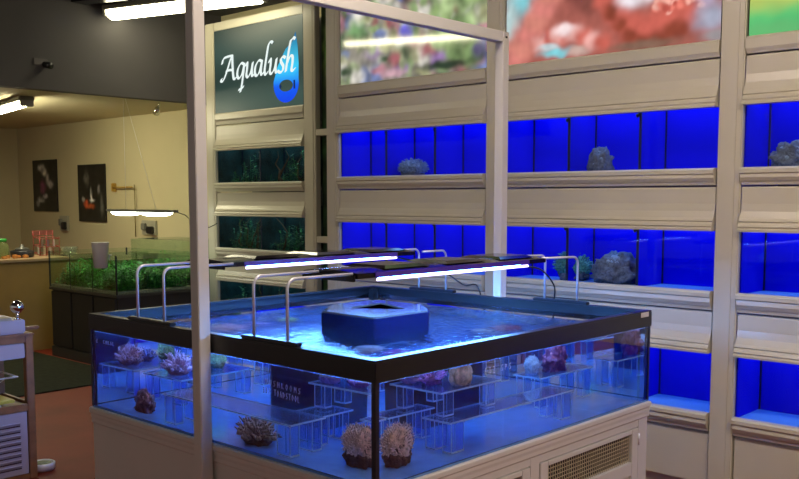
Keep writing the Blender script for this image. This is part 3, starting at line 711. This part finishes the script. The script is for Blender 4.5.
# ------------------------------------------------------------------ reef lamps on bent legs
led_blue = emit('led_panel_blue', (.10, .34, 1.0), LED_STRENGTH)
strip_w = emit('led_strip_white', (.66, .56, 1.0), 4.5)
purple_side = pbr('acrylic_purple_glow', (.09, .04, .34), .2)  # lamp glow on the acrylic side, put into its base colour
def reef_light(label, xa, xb, ya=2.30, yb=3.50, legx=None, fardx=.0):
    t = thing('reef_light', label, 'aquarium light', ((xa+xb)/2, (ya+yb)/2, ZT), 'reef lamps over the big tank')
    zb, zt = 1.252, 1.290
    m = MB(); n = 12
    m.box(xa, xb-.006, ya, yb, zb+.012, zt-.008, bev=.003)
    pts = [(xa+.004, zt-.007)]+[(xa+.004+(xb-xa-.012)*k/n, zt-.007+.010*math.sin(math.pi*k/n)) for k in range(n+1)]+[(xb-.010, zt-.007)]
    obj('lamp_housing', m, black_gloss, t)
    m = MB(); m.yprofile(ya+.004, yb-.004, pts[1:-1]); obj('top_cover', m, black_gloss, t)
    for q in range(3):
        yy = ya+.18+q*.36
        m = MB(); m._m([(xa+.03, yy, zt), (xb-.04, yy, zt), (xb-.04, yy+.26, zt), (xa+.03, yy+.26, zt), (xa+.06, yy+.03, zt+.010), (xb-.07, yy+.03, zt+.010), (xb-.07, yy+.23, zt+.010), (xa+.06, yy+.23, zt+.010)],
                       [(0, 1, 5, 4), (1, 2, 6, 5), (2, 3, 7, 6), (3, 0, 4, 7), (4, 5, 6, 7), (0, 3, 2, 1)])
        obj('fan_cowl', m, black_gloss, t)
    obj('side_band', MB().box(xb-.005, xb, ya+.09, yb-.14, zb+.012, zt-.006, bev=.001), purple_side, t)
    obj('edge_tube', MB().tube([(xb-.002, ya+.10, zb+.005), (xb-.002, yb-.15, zb+.005)], .0052, 10), strip_w, t)
    obj('end_cap', MB().box(xa+.01, xb-.012, ya-.012, ya-.0005, zb+.002, zt-.012, bev=.002), black_gloss, t)
    obj('led_panel', MB().box(xa+.02, xb-.035, ya+.14, yb-.16, zb+.007, zb+.0115), led_blue, t)
    for lx0 in legx:
        for s, y_rim in ((1, 1.995), (-1, 3.708)):
            lx = lx0+(fardx if s < 0 else 0)
            R_ = .035; zt2 = 1.282; ye = (ya+.05) if s > 0 else (yb-.05)
            path = [(lx, y_rim, ZT+.012), (lx, y_rim, zt2-R_)]+[(lx, y_rim+s*(R_-R_*math.cos(a)), zt2-R_+R_*math.sin(a)) for a in [math.pi/2*k/6 for k in range(1, 7)]]+[(lx0, ye-s*.051, zt2)]
            obj('leg', MB().tube(path, .0055, 10), steel, t)
    for s, y_rim in ((1, 1.995), (-1, 3.708)):
        obj('foot_bar', MB().box(min(legx)-.06+(fardx if s < 0 else 0), max(legx)+.06+(fardx if s < 0 else 0), y_rim-.015, y_rim+.015, ZT+.0005, ZT+.014, bev=.003), black_trim, t)
    return t
reef_light('black glossy reef lamp over the left half of the big tank', -3.44, -3.14, 2.33, 3.52, legx=(-3.29, -3.10))
reef_light('black glossy reef lamp over the right half of the big tank', -2.63, -2.33, legx=(-2.54, -2.36), fardx=.06)
def curve_cable(label, pts, r=.004):
    out = []
    P_ = [Vector(p) for p in pts]
    for i in range(len(P_)-1):
        p0 = P_[max(i-1, 0)]; p1 = P_[i]; p2 = P_[i+1]; p3 = P_[min(i+2, len(P_)-1)]
        for s in range(6):
            q = s/6.; out.append(.5*((2*p1)+(p2-p0)*q+(2*p0-5*p1+4*p2-p3)*q*q+(3*p1-p0-3*p2+p3)*q**3))
    out.append(P_[-1])
    return tag(obj('power_cable', MB().tube(out, r, 6), black_trim), label, 'cable', 'black lamp cables at the back rim')
curve_cable('black cable sagging from the right lamp to the back rim', [(-2.45, 3.50, 1.24), (-2.43, 3.60, 1.22), (-2.40, 3.66, 1.15), (-2.42, 3.70, 1.085), (-2.46, 3.745, 1.02), (-2.5, 3.76, .6)])
curve_cable('black cable slanting from the left lamp to the back rim', [(-3.25, 3.48, 1.25), (-3.10, 3.62, 1.20), (-2.98, 3.70, 1.11), (-2.90, 3.745, 1.066), (-2.88, 3.76, .6)])

# ------------------------------------------------------------------ corals in the rack tanks
RC = [((-4.225, 4.70, 1.698), (.20, .12), 'pale grey blue coral in the top tank of the leftmost blue bay', 'polyp'),
      ((-2.775, 4.70, 1.698), (.14, .14), 'pale grey blue coral in the top tank of the middle blue bay', 'rock'),
      ((-1.70, 4.70, 1.698), (.20, .13), 'pale grey blue coral in the top tank of the right blue bay', 'rock'),
      ((-2.955, 4.72, 1.070), (.22, .17), 'teal bushy coral in the middle tank of the middle blue bay', 'polyp'),
      ((-2.655, 4.70, 1.070), (.28, .17), 'pale knobbly coral beside the teal one in the middle blue bay', 'rock')]
for i, (loc, sz, lab, kd) in enumerate(RC):
    tip = (.20, .27, .38) if i != 3 else (.06, .26, .24)
    coral(lab, loc, sz, kd, ((.10, .12, .17), tip), 31+i, 'corals in the rack tanks')

# plants in the dark planted rack tanks
def plants(name, label, x0, x1, y0, y1, z0, h, n, cols, seed, L=.06, w=.016, group=None, sticks=0):
    r = random.Random(seed); m = MB()
    for _ in range(n):
        bx, by = r.uniform(x0, x1), r.uniform(y0, y1); hh = h*r.uniform(.35, 1)*(.6+.4*math.sin(bx*9+seed)); lean = Vector((r.uniform(-.2, .2), r.uniform(-.2, .2), 1)); mi = r.randrange(len(cols)-(1 if sticks else 0))
        top = Vector((bx, by, z0))+lean*hh
        m.tube([(bx, by, z0), top], .0015, 4, mi)
        k = 0.
        while k < 1:
            p = Vector((bx, by, z0))+lean*hh*k; a = r.uniform(0, 6.28)
            m.leaf(p, (math.cos(a), math.sin(a), r.uniform(.1, .9)), (0, 0, 1), L*r.uniform(.6, 1.1), w, mi)
            k += .022/hh*r.uniform(.7, 1.3)
    for _ in range(sticks):
        bx = r.uniform(x0+.1, x1-.1); p = Vector((bx, (y0+y1)/2, z0)); path = [p]
        for q in range(5): p = p+Vector((r.uniform(-.08, .08), r.uniform(-.02, .02), h*.2)); path.append(p)
        m.tube(path, .014, 6, len(cols)-1, taper=[1, .9, .7, .5, .35, .2])
    # keep inside the tank
    for v in m.bm.verts:
        v.co.x = min(max(v.co.x, x0-.02), x1+.02); v.co.y = min(max(v.co.y, y0-.02), y1+.02); v.co.z = min(max(v.co.z, z0), z0+h*1.15)
    return tag(obj(name, m, cols), label, 'plants', group, 'stuff')
lf = [pbr('leaf_teal', (.03, .22, .14), .5), pbr('leaf_deep', (.02, .12, .06), .5), pbr('leaf_green', (.06, .30, .08), .5), pbr('driftwood', (.12, .07, .04), .8)]
for k in range(3):
    z0 = TIERS[k][0]-.0095
    plants('aquatic_plants', 'dark green plants and driftwood in the %s tank under the sign' % tn[k], sx0+.06, sx1-.06, YS+.08, YS+.28, z0, .30, 120, lf, 40+k, sticks=5)

# ------------------------------------------------------------------ left: planted tank on its dark cabinet
px0, px1, py0, py1 = -8.70, -7.44, 4.30, 5.16
cbt = thing('planted_tank_cabinet', 'dark grey cabinet under the open planted tank', 'cabinet', ((px0+px1)/2, (py0+py1)/2, 0))
obj('carcass', MB().box(px0+.02, px1-.02, py0+.02, py1, .10, .66), dark_grey, cbt)
obj('plinth', MB().box(px0+.0, px1-.0, py0+.0, py1, 0, .098, bev=.003), pbr('plinth_grey', (.05, .045, .032), .6), cbt)
obj('worktop', MB().box(px0-.005, px1+.005, py0-.005, py1+.0, .661, .686, bev=.003), pbr('worktop_grey', (.055, .05, .036), .5), cbt)
for a in (px0+.03, px0+.44, px0+.85): obj('door', MB().box(a, a+.38, py0, py0+.018, .11, .65, bev=.002), dark_grey, cbt)
pt = thing('planted_aquarium', 'open glass tank full of bright green plants on the dark cabinet', 'aquarium', ((px0+px1)/2, (py0+py1)/2, .688))
gl = thin('clear_glass_greenish', (.90, .96, .92), 1.45)
zt_ = 1.042
for a, b, c, d in ((px0, px1, py0, py0+.008), (px0, px1, py1-.008, py1), (px0, px0+.008, py0+.009, py1-.009), (px1-.008, px1, py0+.009, py1-.009)):
    obj('glass_panel', MB().box(a, b, c, d, .688, zt_), gl, pt)
for x in (px0+.42, px0+.84): obj('glass_divider', MB().box(x-.004, x+.004, py0+.009, py1-.009, .70, zt_-.02).box(x-.006, x+.006, py0-.001, py0-.0002, .69, zt_-.01, 1), [gl, pbr('divider_green', (.02, .04, .02), .3)], pt)
m = MB()
for x, y in ((px0, py0), (px1-.010, py0), (px1-.010, py1-.010), (px0, py1-.01)): m.box(x-.001, x+.011, y-.001, y+.011, .688, zt_)
obj('corner_seal', m, silicone, pt)
obj('water', MB().box(px0+.009, px1-.009, py0+.009, py1-.009, 1.000, 1.004), thin('water_green', (.93, 1, .93), 1.33, .02), pt)
obj('gravel_bed', MB().box(px0+.009, px1-.009, py0+.009, py1-.009, .690, .715), pbr('pale_gravel', (.30, .28, .2), .9, var=.5, vscale=120), pt)
lf2 = [pbr('leaf_bright', (.10, .42, .05), .45), pbr('leaf_mid', (.04, .24, .03), .5), pbr('leaf_dark', (.02, .12, .02), .5)]
plants('aquarium_plants', 'dense bright green stem plants in the open planted tank', px0+.04, px1-.04, py0+.04, py1-.08, .716, .27, 1250, lf2, 77, .055, .02)
# tub on the rim
tb = thing('plastic_tub', 'white translucent plastic tub hanging on the front rim of the planted tank', 'tub', (-7.62, 4.245, .935))
obj('tub_body', MB().lathe((-7.545, 4.212, .935), [(.060, 0), (.075, .225), (.080, .23), (.075, .228), (.060, .01), (.0001, .008)], 24), thin('milky_plastic', (.9, .9, .9), 1.4, .3, .9, (.88, .88, .84)), tb)
obj('hook', MB().box(-7.56, -7.53, 4.296, 4.316, 1.043, 1.050).box(-7.56, -7.53, 4.288, 4.296, 1.0, 1.050), steel, tb)
# second tank behind
qx0, qx1, qy0, qy1 = -8.75, -7.64, 5.24, 5.80
c2 = thing('rear_tank_cabinet', 'dark cabinet behind the planted tank against the cream wall', 'cabinet', ((qx0+qx1)/2, (qy0+qy1)/2, 0))
obj('carcass', MB().box(qx0, qx1, qy0, qy1, 0, .74), dark_grey, c2)
q_ = thing('rear_aquarium', 'greenish glass tank behind the planted tank below the cream wall', 'aquarium', ((qx0+qx1)/2, (qy0+qy1)/2, .741))
for a, b, c, d in ((qx0, qx1, qy0, qy0+.008), (qx0, qx1, qy1-.008, qy1), (qx0, qx0+.008, qy0+.009, qy1-.009), (qx1-.008, qx1, qy0+.009, qy1-.009)):
    obj('glass_panel', MB().box(a, b, c, d, .742, 1.13), gl, q_)
obj('glass_lid', MB().box(qx0+.1, qx0+.62, qy0+.03, qy1-.03, 1.132, 1.138).box(qx0+.7, qx1-.05, qy0+.03, qy1-.03, 1.132, 1.138), thin('lid_glass', (.8, .95, .85), 1.5), q_)
plants('aquarium_plants', 'green plants in the rear tank against the wall', qx0+.05, qx1-.05, qy0+.05, qy1-.08, .745, .26, 200, lf2, 78, .055, .02)
# pendant over the planted tanks
pl_ = thing('hanging_aquarium_light', 'slim black rail with two bright lamps hung on wires over the planted tanks', 'hanging light', (-7.99, 4.90, 1.40))
obj('rail', MB().box(-8.62, -7.36, 4.885, 4.915, 1.428, 1.448, bev=.003), pbr('rail_grey', (.10, .10, .09), .4), pl_)
for cxp in (-8.25, -7.71):
    m = MB(); n = 14; prof = [(.19*math.cos(a), -.036*math.sin(a)) for a in [math.pi*k/n for k in range(n+1)]]
    v = [(cxp+p, 4.84, 1.422+q) for p, q in prof]+[(cxp+p, 4.96, 1.422+q) for p, q in prof]; N_ = n+1
    m._m(v, [(i, i+1, N_+i+1, N_+i) for i in range(n)]+[tuple(range(N_)), tuple(range(2*N_-1, N_-1, -1)), (n, 0, N_, 2*N_-1)])
    obj('lamp_diffuser', m, emit('pendant_glow', (.95, 1.0, .82), 15.), pl_)
    obj('lamp_cover', MB().box(cxp-.24, cxp+.24, 4.835, 4.965, 1.4225, 1.4275, bev=.001), pbr('rail_grey', (.1, .1, .09), .4), pl_)
    obj('wire', MB().tube([(cxp, 4.9, 1.449), (min(cxp, XB-.16), 4.9, LOWZ)], .0018, 5), steel, pl_)
obj('cable', MB().tube([(-7.45, 4.915, 1.44), (-7.38, 5.0, 1.40), (-7.33, 5.1, 1.30), (-7.28, 5.2, 1.28), (-7.22, 5.25, 1.32)], .004, 6), black_trim, pl_)

# ------------------------------------------------------------------ counter and its clutter
cn = thing('counter', 'pale yellow wood counter at the far left with a light top', 'counter', (-9.5, 4.6, 0))
obj('front_panel', MB().box(-9.60, -9.10, 2.9, 5.75, 0, .915), pbr('counter_yellow', (.34, .20, .05), .6, var=.12, vscale=3), cn)
obj('worktop', MB().box(-9.70, -9.06, 2.88, 5.78, .917, .945, bev=.004), pbr('counter_top', (.36, .24, .13), .4, var=.1), cn)
zc_ = .946
jr = thing('sweet_jar', 'clear jar with a green lid at the left end of the counter', 'jar', (-9.35, 4.12, zc_))
obj('jar_body', MB().lathe((-9.35, 4.12, zc_), [(.06, 0), (.075, .03), (.075, .12), (.05, .165), (.048, .17)], 20), thin('jar_glass', (.8, .9, .7), 1.4, .05, .25, (.5, .6, .25)), jr)
obj('lid', MB().lathe((-9.35, 4.12, zc_+.171), [(.055, 0), (.055, .03), (.0001, .032)], 20), pbr('lid_green', (.03, .35, .05), .4), jr)
tn_ = thing('round_tin', 'low round black tin with a small domed lid on the counter', 'tin', (-9.40, 4.36, zc_))
obj('tin_body', MB().lathe((-9.40, 4.36, zc_), [(.10, 0), (.115, .01), (.118, .065), (.105, .07), (.1, .06), (.0001, .058)], 28), pbr('black_tin', (.02, .02, .025), .3), tn_)
obj('lid', MB().lathe((-9.40, 4.36, zc_+.072), [(.075, 0), (.07, .02), (.02, .035), (.015, .06), (.0001, .062)], 20), pbr('tin_lid', (.08, .08, .07), .3), tn_)
snack = pbr('orange_snack', (.65, .28, .06), .6, var=.3)
for i in range(5):
    a = (-9.24-.05*(i % 2), 4.10+.055*i, zc_)
    tag(obj('wrapped_snack', MB().box(a[0]-.03, a[0]+.03, a[1]-.022, a[1]+.022, zc_, zc_+.028+.006*(i % 3), bev=.008), snack), 'orange wrapped snack on the counter edge', 'snack', 'orange snacks by the black tin')
rk = thing('wire_card_rack', 'red and white wire rack with small packets on the counter', 'rack', (-9.5, 4.66, zc_))
m = MB(); rw = .004
for q in range(3):
    z = zc_+.01+q*.085; m.tube([(-9.42, 4.56, z), (-9.42, 4.78, z), (-9.56, 4.78, z+.02), (-9.56, 4.56, z+.02), (-9.42, 4.56, z)], rw, 5)
for y in (4.56, 4.635, 4.71, 4.78): m.tube([(-9.42, y, zc_+.002), (-9.42, y, zc_+.2)], rw, 5); m.tube([(-9.56, y, zc_+.002), (-9.56, y, zc_+.26)], rw, 5)
obj('wire_frame', m, pbr('red_wire', (.30, .04, .03), .4), rk)
obj('header_card', MB().box(-9.57, -9.566, 4.55, 4.79, zc_+.215, zc_+.27), pbr('red_card', (.26, .08, .06), .6), rk)
pkc = [(.5, .5, .45), (.2, .15, .12), (.55, .45, .3), (.15, .1, .12), (.6, .55, .5)]
for i in range(6):
    y = 4.585+.032*i; z = zc_+.012+(.075 if i % 2 else 0)
    tag(obj('packet', MB().box(-9.50+.02*(i % 2), -9.49+.02*(i % 2), y-.013, y+.013, z, z+.085, bev=.003), pbr('packet_%d' % (i % 5), pkc[i % 5], .4)), ['pale grey', 'dark brown', 'tan', 'black', 'cream', 'front grey'][i]+' small packet in the red wire rack', 'packet', 'packets in the wire rack')
bd = thing('glass_bowl', 'clear bowl of pale sweets at the right end of the counter', 'bowl', (-9.2, 4.78, zc_))
obj('bowl_body', MB().lathe((-9.2, 4.78, zc_), [(.03, 0), (.06, .01), (.085, .07), (.09, .10), (.086, .10), (.055, .015), (.0001, .012)], 24), thin('bowl_glass', (.8, .85, .8), 1.45, .02, .15, (.5, .5, .4)), bd)

# ------------------------------------------------------------------ things on the cream wall
def poster(label, x0, x1, z0, z1, fn):
    t = thing('poster', label, 'poster', ((x0+x1)/2, YB-.02, z0), 'unframed dark posters on the cream wall')
    pic('poster_print', x0, x1, z0, z1, YB-.022, fn, 60, 60, picmat('poster_print', 0, .35), t, .018)
PA = [(.25, .58, .09, .05, (0.595, 0.561, 0.510)), (.33, .52, .06, .05, (0.680, 0.646, 0.578)), (.42, .42, .05, .08, (0.510, 0.476, 0.442)), (.5, .36, .07, .05, (0.476, 0.442, 0.425)), (.28, .32, .07, .09, (0.306, 0.051, 0.170)), (.22, .15, .09, .04, (0.476, 0.476, 0.459)), (.33, .20, .07, .03, (0.510, 0.476, 0.510)), (.12, .10, .05, .04, (0.255, 0.255, 0.255))]
PB_ = [(.22, .55, .06, .1, (0.119, 0.119, 0.102)), (.33, .33, .025, .08, (0.765, 0.765, 0.714)), (.36, .27, .06, .02, (0.850, 0.850, 0.816)), (.52, .40, .035, .05, (0.306, 0.289, 0.289)), (.2, .22, .06, .05, (0.765, 0.119, 0.034)), (.32, .19, .08, .03, (0.714, 0.136, 0.034)), (.13, .28, .03, .04, (0.680, 0.646, 0.612)), (.58, .2, .04, .15, (0.119, 0.119, 0.102))]
poster('dark poster with pale coral and purple centre, left of the pair', -12.37, -11.70, 1.385, 2.075, blobs((.012, .012, .011), PA, .4, 9, 11))
poster('dark poster with an orange and white fish, right of the pair', -11.13, -10.46, 1.265, 1.985, blobs((.014, .014, .012), PB_, .4, 9, 12))
def socket(label, x, z, w, h):
    t = thing('wall_socket', label, 'socket', (x, YB, z), 'socket boxes on the cream wall')
    obj('socket_plate', MB().box(x-w/2, x+w/2, YB-.03, YB-.001, z, z+h, bev=.006), pbr('socket_plate', (.42, .40, .30), .4), t)
    obj('plug', MB().box(x+w*.05, x+w*.42, YB-.075, YB-.031, z+h*.1, z+h*.6, bev=.008), black_trim, t)
    obj('plug', MB().box(x-w*.4, x-w*.1, YB-.06, YB-.031, z+h*.35, z+h*.8, bev=.006), pbr('grey_plug', (.2, .2, .17), .5), t)
socket('grey socket with a black plug between the two posters, low on the wall', -11.53, 1.13, .22, .2)
socket('square socket with black plugs below the wooden bracket', -9.49, 1.13, .30, .17)
hk = thing('wall_bracket', 'thin brass coloured bracket on the cream wall above the hanging light', 'bracket', (-10.0, YB, 1.65))
brass = pbr('brass_rod', (.50, .30, .05), .4)
obj('rod', MB().tube([(-10.22, YB-.05, 1.69), (-9.79, YB-.05, 1.69)], .010, 8), brass, hk)
obj('end_plate', MB().box(-10.25, -10.22, YB-.06, YB-.001, 1.64, 1.74, bev=.004), brass, hk)
obj('drop_pipe', MB().tube([(-9.77, YB-.03, 1.72), (-9.77, YB-.03, 1.10)], .007, 8), pbr('dull_pipe', (.30, .25, .10), .5), hk)
cmr = thing('dome_camera', 'small black camera on the dark bulkhead', 'camera', (XB+.04, 4.0, 2.72))
obj('camera_body', MB().tube([(XB+.012, 4.0, 2.75), (XB+.09, 4.02, 2.735)], .028, 14), black_trim, cmr)
obj('mount', MB().box(XB+.001, XB+.014, 3.90, 4.03, 2.74, 2.80, bev=.004), pbr('camera_mount', (.10, .09, .09), .6), cmr)
bx_ = thing('ceiling_box', 'long black box fitting under the high ceiling beside the long batten', 'ceiling fitting', (-8.0, 4.40, 3.33))
m = MB(); m._m([(-7.995, 4.25, z) for z in (3.33, 3.449)]+[(-7.50, 4.42, z) for z in (3.33, 3.449)]+[(-7.55, 4.56, z) for z in (3.33, 3.449)]+[(-7.995, 4.41, z) for z in (3.33, 3.449)], [(0, 2, 3, 1), (2, 4, 5, 3), (4, 6, 7, 5), (6, 0, 1, 7), (0, 6, 4, 2), (1, 3, 5, 7)])
obj('box_body', m, black_trim, bx_)
sp = thing('spotlight', 'small chrome spotlight at the edge of the low ceiling', 'spotlight', (-8.3, 5.35, LOWZ))
obj('spot_body', MB().tube([(-8.27, 5.30, 2.47), (-8.34, 5.33, 2.43)], .035, 14, taper=[.7, 1]), chrome, sp)
obj('arm', MB().tube([(-8.24, 5.30, LOWZ), (-8.25, 5.30, 2.48)], .009, 8), chrome, sp)

# ------------------------------------------------------------------ dark mat and trolley
tag(obj('floor_mat', MB().box(-8.95, -7.02, 2.6, 4.25, .001, .012, bev=.003), pbr('mat_dark_green', (.026, .028, .018), .95, spec=.1, var=.2, vscale=20)), 'dark green grey mat on the red floor in front of the planted tank', 'mat')
tx = -4.90; ty1 = 2.315; ty0 = 1.55; tw = .42; pw = .042
tr = thing('trolley', 'brown wooden trolley with white drawers at the left edge', 'trolley', (tx-tw/2, (ty0+ty1)/2, 0))
for x in (tx-pw, tx-tw):
    for y in (ty0, ty1-pw): obj('leg', MB().box(x, x+pw, y, y+pw, .0, .80, bev=.003), wood, tr)
for z in (.765, .385, .0):
    m = MB(); zh = {.765: .800, .385: .425, .0: .030}[z]
    m.box(tx-.02, tx-.002, ty0+pw+.001, ty1-pw-.001, z+.0, zh, bev=.002); m.box(tx-tw+.002, tx-tw+.02, ty0+pw+.001, ty1-pw-.001, z, zh, bev=.002)
    m.box(tx-tw+pw+.001, tx-pw-.001, ty0+.002, ty0+.02, z, zh); m.box(tx-tw+pw+.001, tx-pw-.001, ty1-.02, ty1-.002, z, zh)
    obj('rail', m, wood, tr)
obj('top_board', MB().box(tx-tw-.01, tx+.006, ty0-.01, ty1+.006, .801, .815, bev=.003), wood, tr)
obj('shelf', MB().box(tx-tw+.022, tx-.022, ty0+.022, ty1-.022, .395, .41), wood, tr)
obj('handle', MB().box(tx-tw+.05, tx-tw+.09, ty1+.007, ty1+.20, .785, .803, bev=.005), wood, tr)
obj('drawer', MB().box(tx-tw+.05, tx-.006, ty0+pw+.003, ty1-pw-.003, .680, .762, bev=.004), white_pl, tr)
m = MB().box(tx-.024, tx-.008, ty0+pw+.004, ty1-pw-.004, .032, .383, bev=.002)
lv = obj('louvre_door', m, white_pl, tr)
m = MB()
for k in range(8):
    z = .072+k*.034
    m._m([(tx-.0078, ty0+.10, z), (tx-.0078, ty1-pw-.045, z), (tx-.0012, ty1-pw-.045, z+.012), (tx-.0012, ty0+.10, z+.012), (tx-.0078, ty0+.10, z+.014), (tx-.0078, ty1-pw-.045, z+.014)], [(0, 1, 2, 3), (3, 2, 5, 4), (0, 3, 4), (1, 5, 2)])
obj('louvre_slats', m, white_pl, lv)
m = MB()
for k in range(8):
    z = .064+k*.034; m.box(tx-.0079, tx-.0070, ty0+.10, ty1-pw-.045, z, z+.0075)
obj('louvre_gap_shade', m, pbr('slot_shade', (.05, .02, .03), .8), lv)  # dark strips on the solid door, painted as the shade between slats
# things on the trolley
zt3 = .8155
bx = thing('cardboard_tray', 'white box with a ragged open top on the trolley', 'box', (tx-.2, 2.08, zt3))
obj('tray_body', MB().box(tx-.36, tx-.02, 1.75, 2.285, zt3, zt3+.075, bev=.006), white_pl, bx)
r = random.Random(2); m = MB()
for _ in range(14):
    a = (tx-.33+r.random()*.22, 1.80+r.random()*.36); m.box(a[0], a[0]+.09, a[1], a[1]+.07, zt3+.0755, zt3+.082+r.random()*.014, bev=.002)
obj('paper_contents', m, pbr('paper_cream', (.45, .40, .30), .7, var=.3), bx)
ml = thing('mirror_ball_lamp', 'small chrome round lamp on a short stem, standing on the white box', 'lamp', (tx-.10, 2.17, zt3+.08))
obj('chrome_head', MB().lathe((tx-.05, 2.255, zt3+.145), [(.0001, -.038), (.02, -.032), (.036, -.012), (.038, 0), (.036, .012), (.02, .032), (.0001, .038)], 20), chrome, ml)
obj('stem', MB().tube([(tx-.05, 2.255, zt3+.0755), (tx-.05, 2.255, zt3+.11)], .009, 8), chrome, ml)
obj('stem_base', MB().lathe((tx-.05, 2.255, zt3+.0752), [(.02, 0), (.02, .004), (.0001, .005)], 14), chrome, ml)
zs = .4105
bk = tag(obj('magazine', MB().box(tx-.36, tx-.03, 1.84, 2.14, zs, zs+.022, bev=.003), pbr('pale_paper', (.50, .48, .40), .6)), 'white magazine lying on the lower trolley shelf', 'magazine')
tag(obj('magazine', MB().box(tx-.30, tx-.04, 1.92, 2.22, zs+.023, zs+.040, bev=.003), pbr('yellow_cover', (.50, .42, .06), .5)), 'yellow magazine lying on top of the white one', 'magazine')
bn_ = thing('wire_tray', 'silver wire tray with dark bits slung in the middle of the trolley', 'tray', (tx-.2, 2.0, .55))
m = MB(); 
for k in range(16):
    y = 1.70+k*.031; m.tube([(tx-.37, y, .575), (tx-.30, y, .545), (tx-.10, y, .545), (tx-.03, y, .575)], .0022, 5)
for x in (tx-.37, tx-.03): m.tube([(x, 1.69, .577), (x, 2.235, .577)], .005, 6)
for y in (1.69, 2.235): m.tube([(tx-.37, y, .577), (tx-.03, y, .577)], .005, 6)
obj('wire_grid', m, steel, bn_)
m = MB(); r = random.Random(5)
for _ in range(26):
    a = (tx-.30+r.random()*.2, 1.75+r.random()*.4); s = .015+r.random()*.02
    m.lathe((a[0], a[1], .550), [(s*.3, 0), (s, s*.5), (s*.8, s*1.1), (.0001, s*1.5)], 7)
obj('tray_contents', m, pbr('slate_bits', (.06, .07, .09), .6, var=.5, vscale=30), bn_)
ds = thing('floor_dish', 'round pale green and chrome dish on the red floor beside the trolley', 'dish', (-5.02, 2.40, 0))
obj('dish_rim', MB().lathe((-5.02, 2.40, .0005), [(.062, 0), (.07, .012), (.07, .04), (.062, .045), (.057, .04), (.052, .02), (.0001, .018)], 30), steel, ds)
obj('dish_pad', MB().lathe((-5.02, 2.40, .019), [(.050, 0), (.048, .022), (.0001, .026)], 24), pbr('pad_green', (.33, .36, .18), .7, var=.5, vscale=40), ds)
